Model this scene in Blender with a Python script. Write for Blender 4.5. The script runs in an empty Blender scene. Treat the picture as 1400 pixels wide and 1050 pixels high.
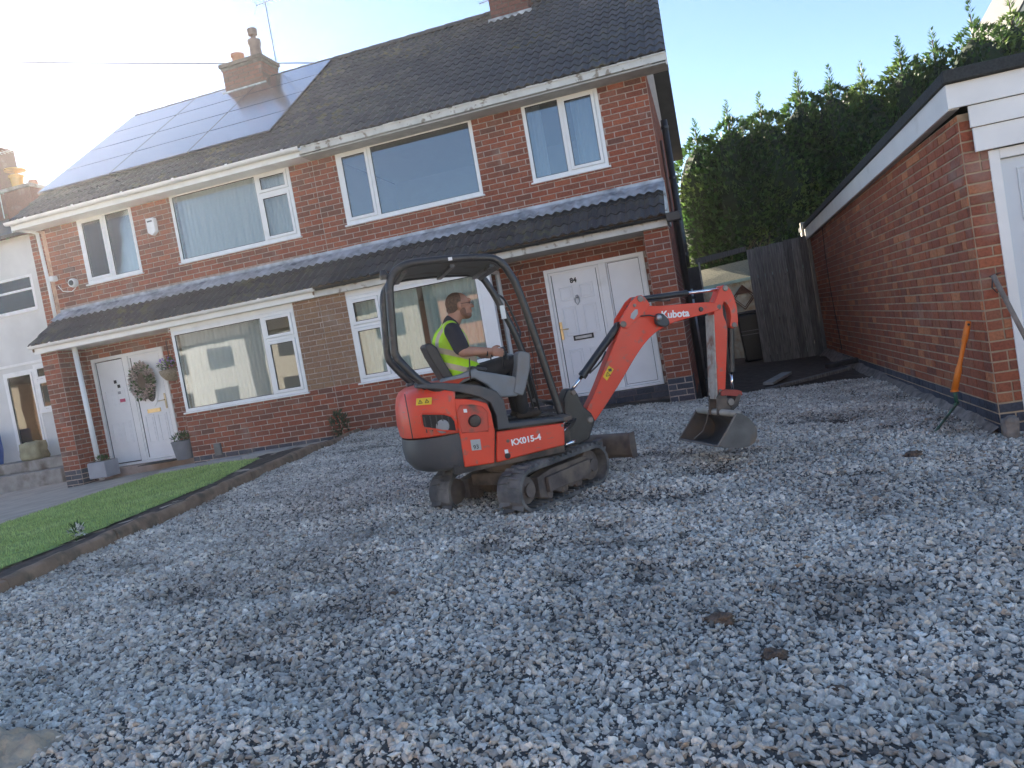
import bpy, bmesh, math, random
import numpy as np
from mathutils import Vector, Matrix, noise
R = math.radians
PI = math.pi
rng = random.Random(7)
nrg = np.random.RandomState(5)
sc = bpy.context.scene
COL = sc.collection

# ------------------------------------------------------------------ camera
CAM = Vector((5.98068, -12.04147, 1.76153))
FWD = Vector((-0.25766005, 0.9649549, -0.04973273))
RGT = Vector((0.95409158, 0.24594967, -0.17093278))
UPV = Vector((0.15271067, 0.09149212, 0.98402675))
cd = bpy.data.cameras.new('camera'); cam = bpy.data.objects.new('camera', cd); COL.objects.link(cam)
cd.sensor_width = 36; cd.lens = 36 * 1060 / 1400; cd.clip_end = 600; cd.clip_start = .05
mw = Matrix((RGT, UPV, -FWD)).transposed().to_4x4(); mw.translation = CAM
cam.matrix_world = mw
sc.camera = cam

# ------------------------------------------------------------------ light
SUN_EL, SUN_AZ = 20.8, -46.0           # azimuth from +Y towards +X
w = bpy.data.worlds.new('World'); sc.world = w; w.use_nodes = True
nt = w.node_tree; nt.nodes.clear()
wo = nt.nodes.new('ShaderNodeOutputWorld'); bg = nt.nodes.new('ShaderNodeBackground')
sk = nt.nodes.new('ShaderNodeTexSky'); sk.sky_type = 'NISHITA'; sk.sun_disc = False
sk.sun_elevation = R(SUN_EL); sk.sun_rotation = R(SUN_AZ)
sk.air_density = .72; sk.dust_density = .03; sk.ozone_density = 1.3; sk.altitude = 60
nt.links.new(sk.outputs[0], bg.inputs[0]); bg.inputs[1].default_value = .05
nt.links.new(bg.outputs[0], wo.inputs[0])
sl = bpy.data.lights.new('sun', 'SUN'); so = bpy.data.objects.new('sun', sl); COL.objects.link(so)
sl.energy = 5.0; sl.angle = R(.5); sl.color = (1, .87, .70)
sd = Vector((math.sin(R(SUN_AZ)) * math.cos(R(SUN_EL)), math.cos(R(SUN_AZ)) * math.cos(R(SUN_EL)), math.sin(R(SUN_EL))))
so.rotation_euler = (-sd).to_track_quat('-Z', 'Y').to_euler()
so.location = sd * 60
vs = sc.view_settings; vs.view_transform = 'Standard'; vs.look = 'None'; vs.gamma = 1; vs.use_curve_mapping = False
vs.exposure = 2.62
cy = sc.cycles; cy.max_bounces = 8; cy.diffuse_bounces = 4; cy.glossy_bounces = 4; cy.transparent_max_bounces = 12
cy.use_denoising = True; cy.use_adaptive_sampling = True

# ------------------------------------------------------------------ materials
def nd(t, k, **kw):
    n = t.nodes.new(k)
    for a, b in kw.items(): setattr(n, a, b)
    return n
def mixc(t, fac, a, b, mode='MIX'):
    m = nd(t, 'ShaderNodeMix', data_type='RGBA', blend_type=mode)
    for i, v in ((0, fac), (6, a), (7, b)):
        if hasattr(v, 'links'): t.links.new(v, m.inputs[i])
        else: m.inputs[i].default_value = v if not isinstance(v, tuple) else (*v[:3], 1)
    return m.outputs[2]
def noi(t, scale, detail=3, coord=None, dim='3D'):
    n = nd(t, 'ShaderNodeTexNoise'); n.inputs['Scale'].default_value = scale; n.inputs['Detail'].default_value = detail
    if coord is not None: t.links.new(coord, n.inputs['Vector'])
    return n.outputs[0]
def ramp(t, v, p):
    r = nd(t, 'ShaderNodeValToRGB'); e = r.color_ramp.elements
    while len(e) < len(p): e.new(.5)
    for i, (q, c) in enumerate(p):
        e[i].position = q; e[i].color = (*c, 1) if isinstance(c, tuple) else (c, c, c, 1)
    t.links.new(v, r.inputs[0]); return r.outputs[0]
def bump(t, bs, h, strength=.3, dist=.01):
    b = nd(t, 'ShaderNodeBump'); b.inputs['Strength'].default_value = strength; b.inputs['Distance'].default_value = dist
    t.links.new(h, b.inputs['Height']); t.links.new(b.outputs[0], bs.inputs['Normal'])
def new_mat(name):
    m = bpy.data.materials.new(name); m.use_nodes = True; t = m.node_tree
    return m, t, t.nodes['Principled BSDF'], nd(t, 'ShaderNodeNewGeometry').outputs['Position']
def rndval(t):
    oi = nd(t, 'ShaderNodeObjectInfo').outputs['Random']; at = nd(t, 'ShaderNodeAttribute', attribute_name='rnd').outputs['Fac']
    a = nd(t, 'ShaderNodeMath', operation='ADD'); t.links.new(oi, a.inputs[0]); t.links.new(at, a.inputs[1])
    f = nd(t, 'ShaderNodeMath', operation='FRACT'); t.links.new(a.outputs[0], f.inputs[0]); return f.outputs[0]
def M(name, col, rough=.6, metal=0, var=.2, scale=6, bmp=.15, bscale=60, dirt=None, dscale=3, dlo=.5, dhi=.7, coat=0, dark=None):
    m, t, bs, P = new_mat(name)
    n = noi(t, scale, 5, P)
    v = ramp(t, n, [(.3, 1 - var), (.7, 1 + var)])
    c = mixc(t, 1.0, col, v, 'MULTIPLY')
    if dirt:
        d = ramp(t, noi(t, dscale, 7, P), [(dlo, 0.), (dhi, 1.)])
        c = mixc(t, d, c, dirt)
        rr = mixc(t, d, (rough,) * 3, (.85,) * 3); t.links.new(rr, bs.inputs['Roughness'])
    else: bs.inputs['Roughness'].default_value = rough
    t.links.new(c, bs.inputs['Base Color'])
    bs.inputs['Metallic'].default_value = metal
    bs.inputs['Coat Weight'].default_value = coat
    if bmp: bump(t, bs, noi(t, bscale, 4, P), bmp, .01)
    return m
def brick_mat(name, cols, soot=.25):
    m, t, bs, P = new_mat(name)
    k = rndval(t)
    c = ramp(t, k, [(i / (len(cols) - 1), q) for i, q in enumerate(cols)])
    g = noi(t, 45, 5, P); c = mixc(t, .75, c, ramp(t, g, [(.3, .62), (.5, 1.), (.75, 1.3)]), 'MULTIPLY')
    s = noi(t, 1.1, 4, P); c = mixc(t, soot, c, ramp(t, s, [(.3, .5), (.7, 1.25)]), 'MULTIPLY')
    ef = ramp(t, noi(t, 2.6, 7, P), [(.58, 0.), (.74, .30)]); c = mixc(t, ef, c, (.42, .36, .32))
    t.links.new(c, bs.inputs['Base Color']); bs.inputs['Roughness'].default_value = .88
    bump(t, bs, noi(t, 130, 5, P), .6, .006)
    return m
brick_house = brick_mat('brick_red_house', [(.25, .070, .038), (.32, .088, .046), (.19, .062, .040), (.37, .108, .054), (.28, .073, .038), (.155, .062, .044), (.31, .10, .056)])
brick_gar = brick_mat('brick_red_garage', [(.32, .095, .05), (.40, .125, .06), (.28, .09, .052), (.36, .11, .058), (.30, .105, .06), (.56, .22, .10), (.23, .085, .055), (.34, .095, .05)])
brick_tan = brick_mat('brick_tan', [(.27, .15, .085), (.32, .18, .10), (.25, .14, .085), (.30, .165, .10)])
brick_blue = brick_mat('brick_blue_engineering', [(.075, .08, .10), (.05, .055, .075), (.10, .10, .12), (.085, .075, .09)])
brick_chim = brick_mat('brick_chimney', [(.16, .06, .045), (.20, .08, .06), (.12, .055, .045)])
mortar = M('mortar', (.44, .35, .30), .95, var=.3, scale=12, bmp=.5, bscale=140)
mortar_g = M('mortar_sandy', (.44, .34, .24), .95, var=.2, scale=9, bmp=.5, bscale=140)
mortar_tan = M('mortar_tan', (.36, .27, .19), .95, var=.2, scale=12, bmp=.5, bscale=140)
upvc = M('white_upvc', (.86, .86, .85), .32, var=.05, scale=3, bmp=0, dirt=(.55, .54, .50), dscale=2.2, dlo=.62, dhi=.95)
seal = M('black_seal', (.02, .02, .022), .6, var=.1)
lead = M('lead_flashing', (.50, .52, .54), .5, metal=.1, var=.35, scale=5, bmp=.4, bscale=25, dirt=(.12, .13, .15), dscale=4, dlo=.5, dhi=.75)
fasc = M('old_white_paint', (.62, .61, .57), .6, var=.12, scale=5, bmp=.4, bscale=30, dirt=(.30, .26, .21), dscale=9, dlo=.56, dhi=.64)
soff = M('soffit_board', (.42, .41, .38), .8, var=.15)
black_p = M('black_plastic', (.018, .019, .022), .38, var=.2, bmp=.05)
brown_p = M('brown_plastic', (.11, .06, .045), .5, var=.2)
render_w = M('white_render', (.70, .70, .68), .85, var=.08, scale=2, bmp=.4, bscale=90)
concrete = M('concrete', (.32, .30, .28), .9, var=.25, scale=5, bmp=.5, bscale=60, dirt=(.14, .11, .09), dscale=3)
edging_m = M('weathered_edging', (.27, .18, .12), .92, var=.35, scale=6, bmp=.8, bscale=35, dirt=(.10, .085, .06), dscale=7)
path_m = M('pinkish_concrete_path', (.46, .39, .32), .9, var=.15, scale=3, bmp=.4, bscale=80)
soil = M('dark_soil', (.075, .055, .042), .95, var=.45, scale=9, bmp=1, bscale=30)
interior = M('interior_wall', (.42, .39, .34), .9, var=.05, bmp=0)
door_w = M('white_door', (.84, .85, .86), .35, var=.04, scale=3, bmp=0)
gdoor = M('garage_door_paint', (.66, .70, .74), .4, var=.05, scale=2, bmp=.05)
brass = M('brass', (.72, .56, .30), .35, metal=.7, var=.15)
chrome = M('chrome', (.8, .82, .85), .12, metal=1, var=.05, bmp=0)
def board_mat(name, col):
    m, t, bs, P = new_mat(name); mp = nd(t, 'ShaderNodeMapping'); mp.inputs['Scale'].default_value = (9, 9, .7); t.links.new(P, mp.inputs[0])
    g = noi(t, 5, 6, mp.outputs[0]); c = mixc(t, 1.0, col, ramp(t, g, [(.3, .55), (.7, 1.4)]), 'MULTIPLY'); c = mixc(t, 1.0, c, ramp(t, rndval(t), [(0, .65), (1, 1.35)]), 'MULTIPLY')
    kn = ramp(t, noi(t, 7, 2, P), [(.70, 0.), (.76, 1.)]); c = mixc(t, kn, c, (.03, .025, .02)); t.links.new(c, bs.inputs['Base Color']); bs.inputs['Roughness'].default_value = .88; bump(t, bs, g, .6, .01); return m
wood_g = board_mat('grey_fence_wood', (.17, .155, .14))
wood_b = M('brown_wood', (.22, .15, .10), .8, var=.3, scale=10, bmp=.5)
felt = M('roof_felt', (.045, .05, .052), .95, var=.3, scale=60, bmp=.6, bscale=200)
felt_g = M('green_mineral_felt', (.20, .20, .14), .95, var=.3, scale=30)
terra = M('terracotta', (.38, .16, .09), .8, var=.3, scale=8)
steel = M('galvanised_steel', (.42, .43, .45), .45, metal=.9, var=.15)
pot_m = M('grey_planter', (.20, .21, .235), .6, var=.15)
blue_m = M('blue_plastic', (.06, .14, .45), .5, var=.1)

def tile_material():
    m, t, bs, P = new_mat('concrete_roof_tile')
    k = rndval(t)
    c = ramp(t, k, [(0, (.045, .043, .044)), (.35, (.07, .066, .064)), (.7, (.054, .052, .056)), (1, (.095, .085, .078))])
    f = noi(t, 60, 5, P); c = mixc(t, .8, c, ramp(t, f, [(.3, .6), (.7, 1.5)]), 'MULTIPLY')
    a = ramp(t, noi(t, .55, 3, P), [(.50, 0.), (.70, .8)]); b = ramp(t, noi(t, 6, 6, P), [(.50, 0.), (.60, 1.)])
    mm = nd(t, 'ShaderNodeMath', operation='MULTIPLY'); t.links.new(a, mm.inputs[0]); t.links.new(b, mm.inputs[1])
    c = mixc(t, mm.outputs[0], c, (.20, .165, .055))
    l2 = ramp(t, noi(t, 22, 4, P), [(.68, 0.), (.72, 1.)]); c = mixc(t, l2, c, (.26, .27, .25))
    t.links.new(c, bs.inputs['Base Color']); bs.inputs['Roughness'].default_value = .6
    bump(t, bs, noi(t, 110, 5, P), .6, .006); return m
tile_m = tile_material()

def glass_mat(name, tint=(.9, .95, .95), boost=2.2):
    m = bpy.data.materials.new(name); m.use_nodes = True; t = m.node_tree; t.nodes.clear()
    o = nd(t, 'ShaderNodeOutputMaterial'); mx = nd(t, 'ShaderNodeMixShader'); tr = nd(t, 'ShaderNodeBsdfTransparent'); gl = nd(t, 'ShaderNodeBsdfGlossy')
    tr.inputs[0].default_value = (*tint, 1); gl.inputs['Roughness'].default_value = .012
    fr = nd(t, 'ShaderNodeFresnel'); fr.inputs[0].default_value = 1.52
    mu = nd(t, 'ShaderNodeMath', operation='MULTIPLY'); mu.use_clamp = True; mu.inputs[1].default_value = boost
    P = nd(t, 'ShaderNodeNewGeometry').outputs['Position']
    b = nd(t, 'ShaderNodeBump'); b.inputs['Strength'].default_value = .04; b.inputs['Distance'].default_value = .02
    t.links.new(noi(t, 1.6, 1, P), b.inputs['Height']); t.links.new(b.outputs[0], gl.inputs['Normal'])
    t.links.new(fr.outputs[0], mu.inputs[0]); t.links.new(mu.outputs[0], mx.inputs[0]); t.links.new(tr.outputs[0], mx.inputs[1]); t.links.new(gl.outputs[0], mx.inputs[2]); t.links.new(mx.outputs[0], o.inputs[0])
    return m
glass = glass_mat('window_glass', boost=1.7); glass_r = glass_mat('clean_window_glass', tint=(.72, .78, .80), boost=4.6)
def curtain_mat(name, col, tl=.45):
    m = bpy.data.materials.new(name); m.use_nodes = True; t = m.node_tree; bs = t.nodes['Principled BSDF']
    bs.inputs['Base Color'].default_value = (*col, 1); bs.inputs['Roughness'].default_value = .9
    tn = nd(t, 'ShaderNodeBsdfTranslucent'); tn.inputs[0].default_value = (*col, 1); mx = nd(t, 'ShaderNodeMixShader'); mx.inputs[0].default_value = tl
    t.links.new(bs.outputs[0], mx.inputs[1]); t.links.new(tn.outputs[0], mx.inputs[2]); t.links.new(mx.outputs[0], t.nodes['Material Output'].inputs[0]); return m
net = curtain_mat('net_curtain', (.88, .90, .92), .3); drape = curtain_mat('pale_green_curtain', (.66, .76, .72), .2)

def foliage_mat(name, cols, scale=1.2):
    m = bpy.data.materials.new(name); m.use_nodes = True; t = m.node_tree; bs = t.nodes['Principled BSDF']
    P = nd(t, 'ShaderNodeNewGeometry').outputs['Position']
    c = ramp(t, noi(t, scale, 4, P), [(.3, cols[0]), (.5, cols[1]), (.7, cols[2])])
    at = nd(t, 'ShaderNodeAttribute', attribute_name='rnd').outputs['Fac']
    c = mixc(t, 1.0, c, ramp(t, at, [(0, .6), (1, 1.45)]), 'MULTIPLY')
    t.links.new(c, bs.inputs['Base Color']); bs.inputs['Roughness'].default_value = .55
    tn = nd(t, 'ShaderNodeBsdfTranslucent'); t.links.new(c, tn.inputs[0]); mx = nd(t, 'ShaderNodeMixShader'); mx.inputs[0].default_value = .35
    t.links.new(bs.outputs[0], mx.inputs[1]); t.links.new(tn.outputs[0], mx.inputs[2]); t.links.new(mx.outputs[0], t.nodes['Material Output'].inputs[0]); return m
conifer_m = foliage_mat('conifer_sprays', [(.022, .055, .016), (.045, .10, .026), (.12, .18, .045)], .9)
plant_m = foliage_mat('plant_leaves', [(.04, .09, .03), (.07, .13, .04), (.10, .16, .06)], 8)
grass_m = foliage_mat('lawn_blades', [(.34, .44, .12), (.42, .52, .16), (.50, .60, .22)], 2)
bark = M('bark', (.09, .065, .05), .95, var=.4, scale=12, bmp=1, bscale=30)

# ------------------------------------------------------------------ object helpers
def tag(o, label=None, cat=None, group=None, kind=None):
    for k, v in (('label', label), ('category', cat), ('group', group), ('kind', kind)):
        if v: o[k] = v
    return o
def empty(name, loc, label, cat, rz=0, group=None):
    o = bpy.data.objects.new(name, None); COL.objects.link(o); o.location = loc; o.rotation_euler = (0, 0, rz); o.empty_display_size = .2
    tag(o, label, cat, group); return o
def link(name, me, mat=None, parent=None, loc=None):
    o = bpy.data.objects.new(name, me); COL.objects.link(o)
    if mat is not None and not me.materials: me.materials.append(mat)
    if parent is not None: o.parent = parent
    if loc is not None: o.location = loc
    return o
class MB:
    """collects verts/faces in world or local space"""
    def __init__(s, org=(0, 0, 0)): s.v = []; s.f = []; s.o = Vector(org); s.X = None
    def add(s, vs, fs):
        b = len(s.v)
        for p in vs:
            p = Vector(p)
            if s.X is not None: p = s.X @ p
            s.v.append(p - s.o)
        s.f += [tuple(b + i for i in f) for f in fs]; return s
    def box(s, x0, x1, y0, y1, z0, z1):
        return s.add([(x0, y0, z0), (x1, y0, z0), (x1, y1, z0), (x0, y1, z0), (x0, y0, z1), (x1, y0, z1), (x1, y1, z1), (x0, y1, z1)],
                     [(0, 3, 2, 1), (4, 5, 6, 7), (0, 1, 5, 4), (1, 2, 6, 5), (2, 3, 7, 6), (3, 0, 4, 7)])
    def prism(s, pts, y0, y1):               # polygon in XZ extruded in Y
        n = len(pts)
        return s.add([(x, y0, z) for x, z in pts] + [(x, y1, z) for x, z in pts],
                     [tuple(range(n))[::-1], tuple(range(n, 2 * n))] + [(i, (i + 1) % n, n + (i + 1) % n, n + i) for i in range(n)])
    def prism_z(s, pts, z0, z1):
        n = len(pts)
        return s.add([(x, y, z0) for x, y in pts] + [(x, y, z1) for x, y in pts],
                     [tuple(range(n))[::-1], tuple(range(n, 2 * n))] + [(i, (i + 1) % n, n + (i + 1) % n, n + i) for i in range(n)])
    def prism_x(s, pts, x0, x1):
        n = len(pts)
        return s.add([(x0, y, z) for y, z in pts] + [(x1, y, z) for y, z in pts], [tuple(range(n))[::-1], tuple(range(n, 2 * n))] + [(i, (i + 1) % n, n + (i + 1) % n, n + i) for i in range(n)])
    def tube(s, pts, r, n=8, cap=True):
        pts = [Vector(p) for p in pts]; rs = r if isinstance(r, (list, tuple)) else [r] * len(pts)
        up = None; vs = []; fs = []
        for i, p in enumerate(pts):
            d = (pts[min(i + 1, len(pts) - 1)] - pts[max(i - 1, 0)]).normalized()
            if up is None: up = Vector((0, 0, 1)) if abs(d.z) < .9 else Vector((1, 0, 0))
            a = d.cross(up).normalized(); b = a.cross(d).normalized(); up = b
            for k in range(n):
                q = 2 * PI * k / n; vs.append(p + (a * math.cos(q) + b * math.sin(q)) * rs[i])
        for i in range(len(pts) - 1):
            for k in range(n): fs.append((i * n + k, i * n + (k + 1) % n, (i + 1) * n + (k + 1) % n, (i + 1) * n + k))
        if cap: fs += [tuple(range(n))[::-1], tuple(range((len(pts) - 1) * n, len(pts) * n))]
        return s.add(vs, fs)
    def lathe(s, prof, c=(0, 0, 0), n=20, axis='z'):
        vs = []; fs = []
        for r, h in prof:
            for k in range(n):
                a = 2 * PI * k / n; x, y = r * math.cos(a), r * math.sin(a)
                p = {'z': (x, y, h), 'y': (x, h, y), 'x': (h, x, y)}[axis]
                vs.append((p[0] + c[0], p[1] + c[1], p[2] + c[2]))
        m = len(prof)
        for i in range(m - 1):
            for k in range(n): fs.append((i * n + k, i * n + (k + 1) % n, (i + 1) * n + (k + 1) % n, (i + 1) * n + k))
        fs += [tuple(range(n))[::-1], tuple(range((m - 1) * n, m * n))]
        return s.add(vs, fs)
    def mesh(s, name):
        me = bpy.data.meshes.new(name); me.from_pydata([tuple(p) for p in s.v], [], s.f); me.update()
        bm = bmesh.new(); bm.from_mesh(me); bmesh.ops.recalc_face_normals(bm, faces=bm.faces); bm.to_mesh(me); bm.free(); return me
    def build(s, name, mat, parent=None, smooth=False, bevel=0, seg=2, loc=None, label=None, kind=None):
        me = s.mesh(name); o = link(name, me, mat, parent, loc if loc is not None else (None if s.o.length == 0 or parent is not None else s.o))
        if bevel:
            b = o.modifiers.new('bevel', 'BEVEL'); b.width = bevel; b.segments = seg; b.limit_method = 'ANGLE'; b.angle_limit = R(30)
            b.harden_normals = False
        if smooth:
            me.shade_smooth()
            if smooth == 'auto' or bevel:
                try: me.set_sharp_from_angle(angle=R(38))
                except Exception: pass
        if label: o['label'] = label
        if kind: o['kind'] = kind
        return o
def text(name, s, size, mat, parent, M4, ext=.001, bold=.0):
    c = bpy.data.curves.new(name, 'FONT'); c.body = s; c.size = size; c.extrude = ext; c.offset = bold
    o = bpy.data.objects.new(name, c); COL.objects.link(o); bpy.context.view_layer.update()
    me = bpy.data.meshes.new_from_object(o.evaluated_get(bpy.context.evaluated_depsgraph_get())); bpy.data.objects.remove(o)
    me.name = name; me.materials.clear(); p = link(name, me, mat, parent); p.matrix_local = M4; return p

def in_view(p):
    d = p - CAM; z = d.dot(FWD)
    if z < .3: return 0, 0
    x, y = d.dot(RGT) / z, d.dot(UPV) / z
    return (1 if abs(x) < .68 and abs(y) < .515 else 0), z
def place_pieces(parent, name, stuffname, pieces, limit=300, label=None):
    """pieces: (mesh, world Matrix, rnd, weight). The 300 showing largest become objects, the rest one stuff part."""
    org = parent.location.copy()
    sc_ = []
    for i, (me, Mx, r, wt) in enumerate(pieces):
        v, z = in_view(Mx.translation); sc_.append((-(wt * v / (z * z) if v else 0), i))
    sc_.sort(); top = [i for s_, i in sc_[:limit] if s_ < 0]; ts = set(top)
    for i in top:
        me, Mx, r, wt = pieces[i]
        o = bpy.data.objects.new(name, me); COL.objects.link(o); o.parent = parent
        L = Mx.copy(); L.translation = L.translation - org; o.matrix_local = L
    rest = [p for i, p in enumerate(pieces) if i not in ts]
    if not rest: return
    VV = []; FF = []; MI = []; RR = []; mats = []; b = 0; cache = {}
    for me, Mx, r, wt in rest:
        if me.name not in cache:
            v = np.empty(len(me.vertices) * 3); me.vertices.foreach_get('co', v)
            cache[me.name] = (v.reshape(-1, 3), [tuple(p.vertices) for p in me.polygons])
        v, f = cache[me.name]; A = np.array(Mx)
        VV.append(v @ A[:3, :3].T + A[:3, 3] - np.array(org)); RR.append(np.full(len(v), r))
        mt = me.materials[0]
        if mt not in mats: mats.append(mt)
        mi = mats.index(mt)
        FF += [tuple(b + k for k in q) for q in f]; MI += [mi] * len(f); b += len(v)
    me = bpy.data.meshes.new(stuffname); me.from_pydata(np.concatenate(VV).tolist(), [], FF)
    for m_ in mats: me.materials.append(m_)
    me.polygons.foreach_set('material_index', MI)
    a = me.attributes.new('rnd', 'FLOAT', 'POINT'); a.data.foreach_set('value', np.concatenate(RR)); me.update()
    o = link(stuffname, me, None, parent); o['kind'] = 'stuff'

# ---- bricks
BL, BH = .2575, .0878
def brick_meshes(mat, tagname, L=BL, H=BH, joint=.012, n=4):
    out = []
    for k in range(n):
        l, h, d, c = L - joint, H - joint, .03, .004
        j = lambda q=.0016: rng.uniform(-q, q)
        fr = [(c + j(), j(.001), c + j()), (l - c + j(), j(.001), c + j()), (l - c + j(), j(.001), h - c + j()), (c + j(), j(.001), h - c + j())]
        md = [(j(), c, j()), (l + j(), c, j()), (l + j(), c, h + j()), (j(), c, h + j())]
        bk = [(0, d, 0), (l, d, 0), (l, d, h), (0, d, h)]
        f = [(0, 1, 2, 3)] + [(4 + i, 4 + (i + 1) % 4, (i + 1) % 4, i) for i in range(4)] + [(8 + i, 8 + (i + 1) % 4, 4 + (i + 1) % 4, 4 + i) for i in range(4)]
        me = bpy.data.meshes.new('brick_' + tagname); me.from_pydata(fr + md + bk, [], f); me.materials.append(mat); me.update(); out.append(me)
    return out
BR = {k: brick_meshes(m_, k, joint=.015) for k, m_ in (('red', brick_house), ('tan', brick_tan), ('blue', brick_blue), ('gar', brick_gar), ('chim', brick_chim))}
def brick_wall(org, rz, width, z0, z1, openings=(), key=lambda u, z: 'red', zref=.80, header=0., proud=.006, slope_top=None):
    """org: world (x,y) of the u=0 end on the mortar face; bricks stand proud of it."""
    P = []; Rm = Matrix.Rotation(rz, 4, 'Z'); k0 = math.floor((z0 - zref) / BH + .001); k1 = math.ceil((z1 - zref) / BH - .001)
    for k in range(k0, k1):
        zb = zref + k * BH; zt = zb + BH
        cuts = [(a, b) for a, b, c, d in openings if min(zt, d) - max(zb, c) > BH * .55]
        zz0, zz1 = max(zb, z0), min(zt, z1)
        if zz1 - zz0 < .03: continue
        u = -(BL * .5 if k % 2 else 0) - .006
        while u < width:
            L_ = BL
            if header and rng.random() < header: L_ = BL * .5
            a, b = max(u, 0), min(u + L_, width); segs = [(a, b)]
            for c, d in cuts:
                ns = []
                for a_, b_ in segs:
                    if d <= a_ or c >= b_: ns.append((a_, b_)); continue
                    if c > a_: ns.append((a_, c))
                    if d < b_: ns.append((d, b_))
                segs = ns
            for a_, b_ in segs:
                if b_ - a_ < .035: continue
                kk = key((a_ + b_) / 2, zb + BH / 2)
                if kk is None: continue
                if slope_top and slope_top((a_ + b_) / 2) < zz1: continue
                me = rng.choice(BR[kk])
                S = Matrix.Diagonal(((b_ - a_ - .012) / (BL - .012), 1, (zz1 - zz0 - .012) / (BH - .012), 1))
                off = Rm @ Vector((a_ + .006, -proud - rng.uniform(0, .003), 0))
                T = Matrix.Translation((org[0] + off.x, org[1] + off.y, zz0 + .006))
                P.append((me, T @ Rm @ S, rng.random(), (b_ - a_)))
            u += L_
    return P
def wall_slab(mb, u0, u1, z0, z1, openings, fn):
    """mortar backing: rectangles around openings; fn(u0,u1,z0,z1) adds a box"""
    us = sorted({u0, u1, *[o[0] for o in openings], *[o[1] for o in openings]}); us = [u for u in us if u0 <= u <= u1]
    for a, b in zip(us, us[1:]):
        zz = [(z0, z1)]
        for c, d, e, f in openings:
            if c < (a + b) / 2 < d:
                ns = []
                for p, q in zz:
                    if f <= p or e >= q: ns.append((p, q)); continue
                    if e > p: ns.append((p, e))
                    if f < q: ns.append((f, q))
                zz = ns
        for p, q in zz: fn(a, b, p, q)
# ---- roof tiles: each has two rolls
TW, TG = .286, .307
def tile_meshes(n=3):
    out = []
    for k in range(n):
        nx = 12; L_ = .36; vs = []; fs = []
        def prof(x): return .034 * (.5 - .5 * math.cos(4 * PI * x / TW)) ** 1.3
        for iy, (y, lift) in enumerate(((0, .024), (L_, .002))):
            for i in range(nx + 1):
                x = i * TW / nx; vs.append((x * .985 + .002, y + rng.uniform(-.002, .002), prof(x) + lift + rng.uniform(-.001, .001)))
        for i in range(nx + 1):
            x = i * TW / nx; vs.append((x * .985 + .002, .002, prof(x) * .9 + .002))
        for i in range(nx):
            fs.append((i, i + 1, nx + 2 + i, nx + 1 + i)); b = 2 * (nx + 1); fs.append((b + i, b + i + 1, i + 1, i))
        me = bpy.data.meshes.new('roof_tile'); me.from_pydata(vs, [], fs); me.materials.append(tile_m); me.update(); me.shade_smooth(); me.set_sharp_from_angle(angle=R(50)); out.append(me)
    return out
TM = tile_meshes()
def tile_roof(x0, x1, y0, z0, pitch, slen, clip=None):
    P = []; cp, sp = math.cos(pitch), math.sin(pitch); Rm = Matrix.Rotation(pitch, 4, 'X')
    nrow = int(round(slen / TG)); ncol = int(round((x1 - x0) / TW)); sx = (x1 - x0) / (ncol * TW)
    for r_ in range(nrow):
        for c in range(ncol):
            s_ = r_ * TG; x = x0 + c * TW * sx
            if clip and clip(x + TW / 2, s_ + TG / 2): continue
            last = min(1, (slen - s_) / .36)
            J = Matrix.Rotation(rng.uniform(-.006, .006), 4, 'Z') @ Matrix.Rotation(rng.uniform(-.008, .008), 4, 'X')
            T = Matrix.Translation((x, y0 + s_ * cp, z0 + s_ * sp)) @ Rm @ J @ Matrix.Diagonal((sx, last, 1, 1))
            P.append((rng.choice(TM), T, rng.random(), .25))
    return P

# ------------------------------------------------------------------ levels
def g(x, y): return .55 - .055 * (x - 5.54) + .022 * (y + .64)
def gl(x, y): return .60 + .03 * (x + 5.6) + .02 * (y + .64)
def kerb_x(y): return .36 + (-1.0 - y) * .0775
def fbm(x, y, s=1.): return noise.noise(Vector((x * s, y * s, 3.3)))

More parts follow.
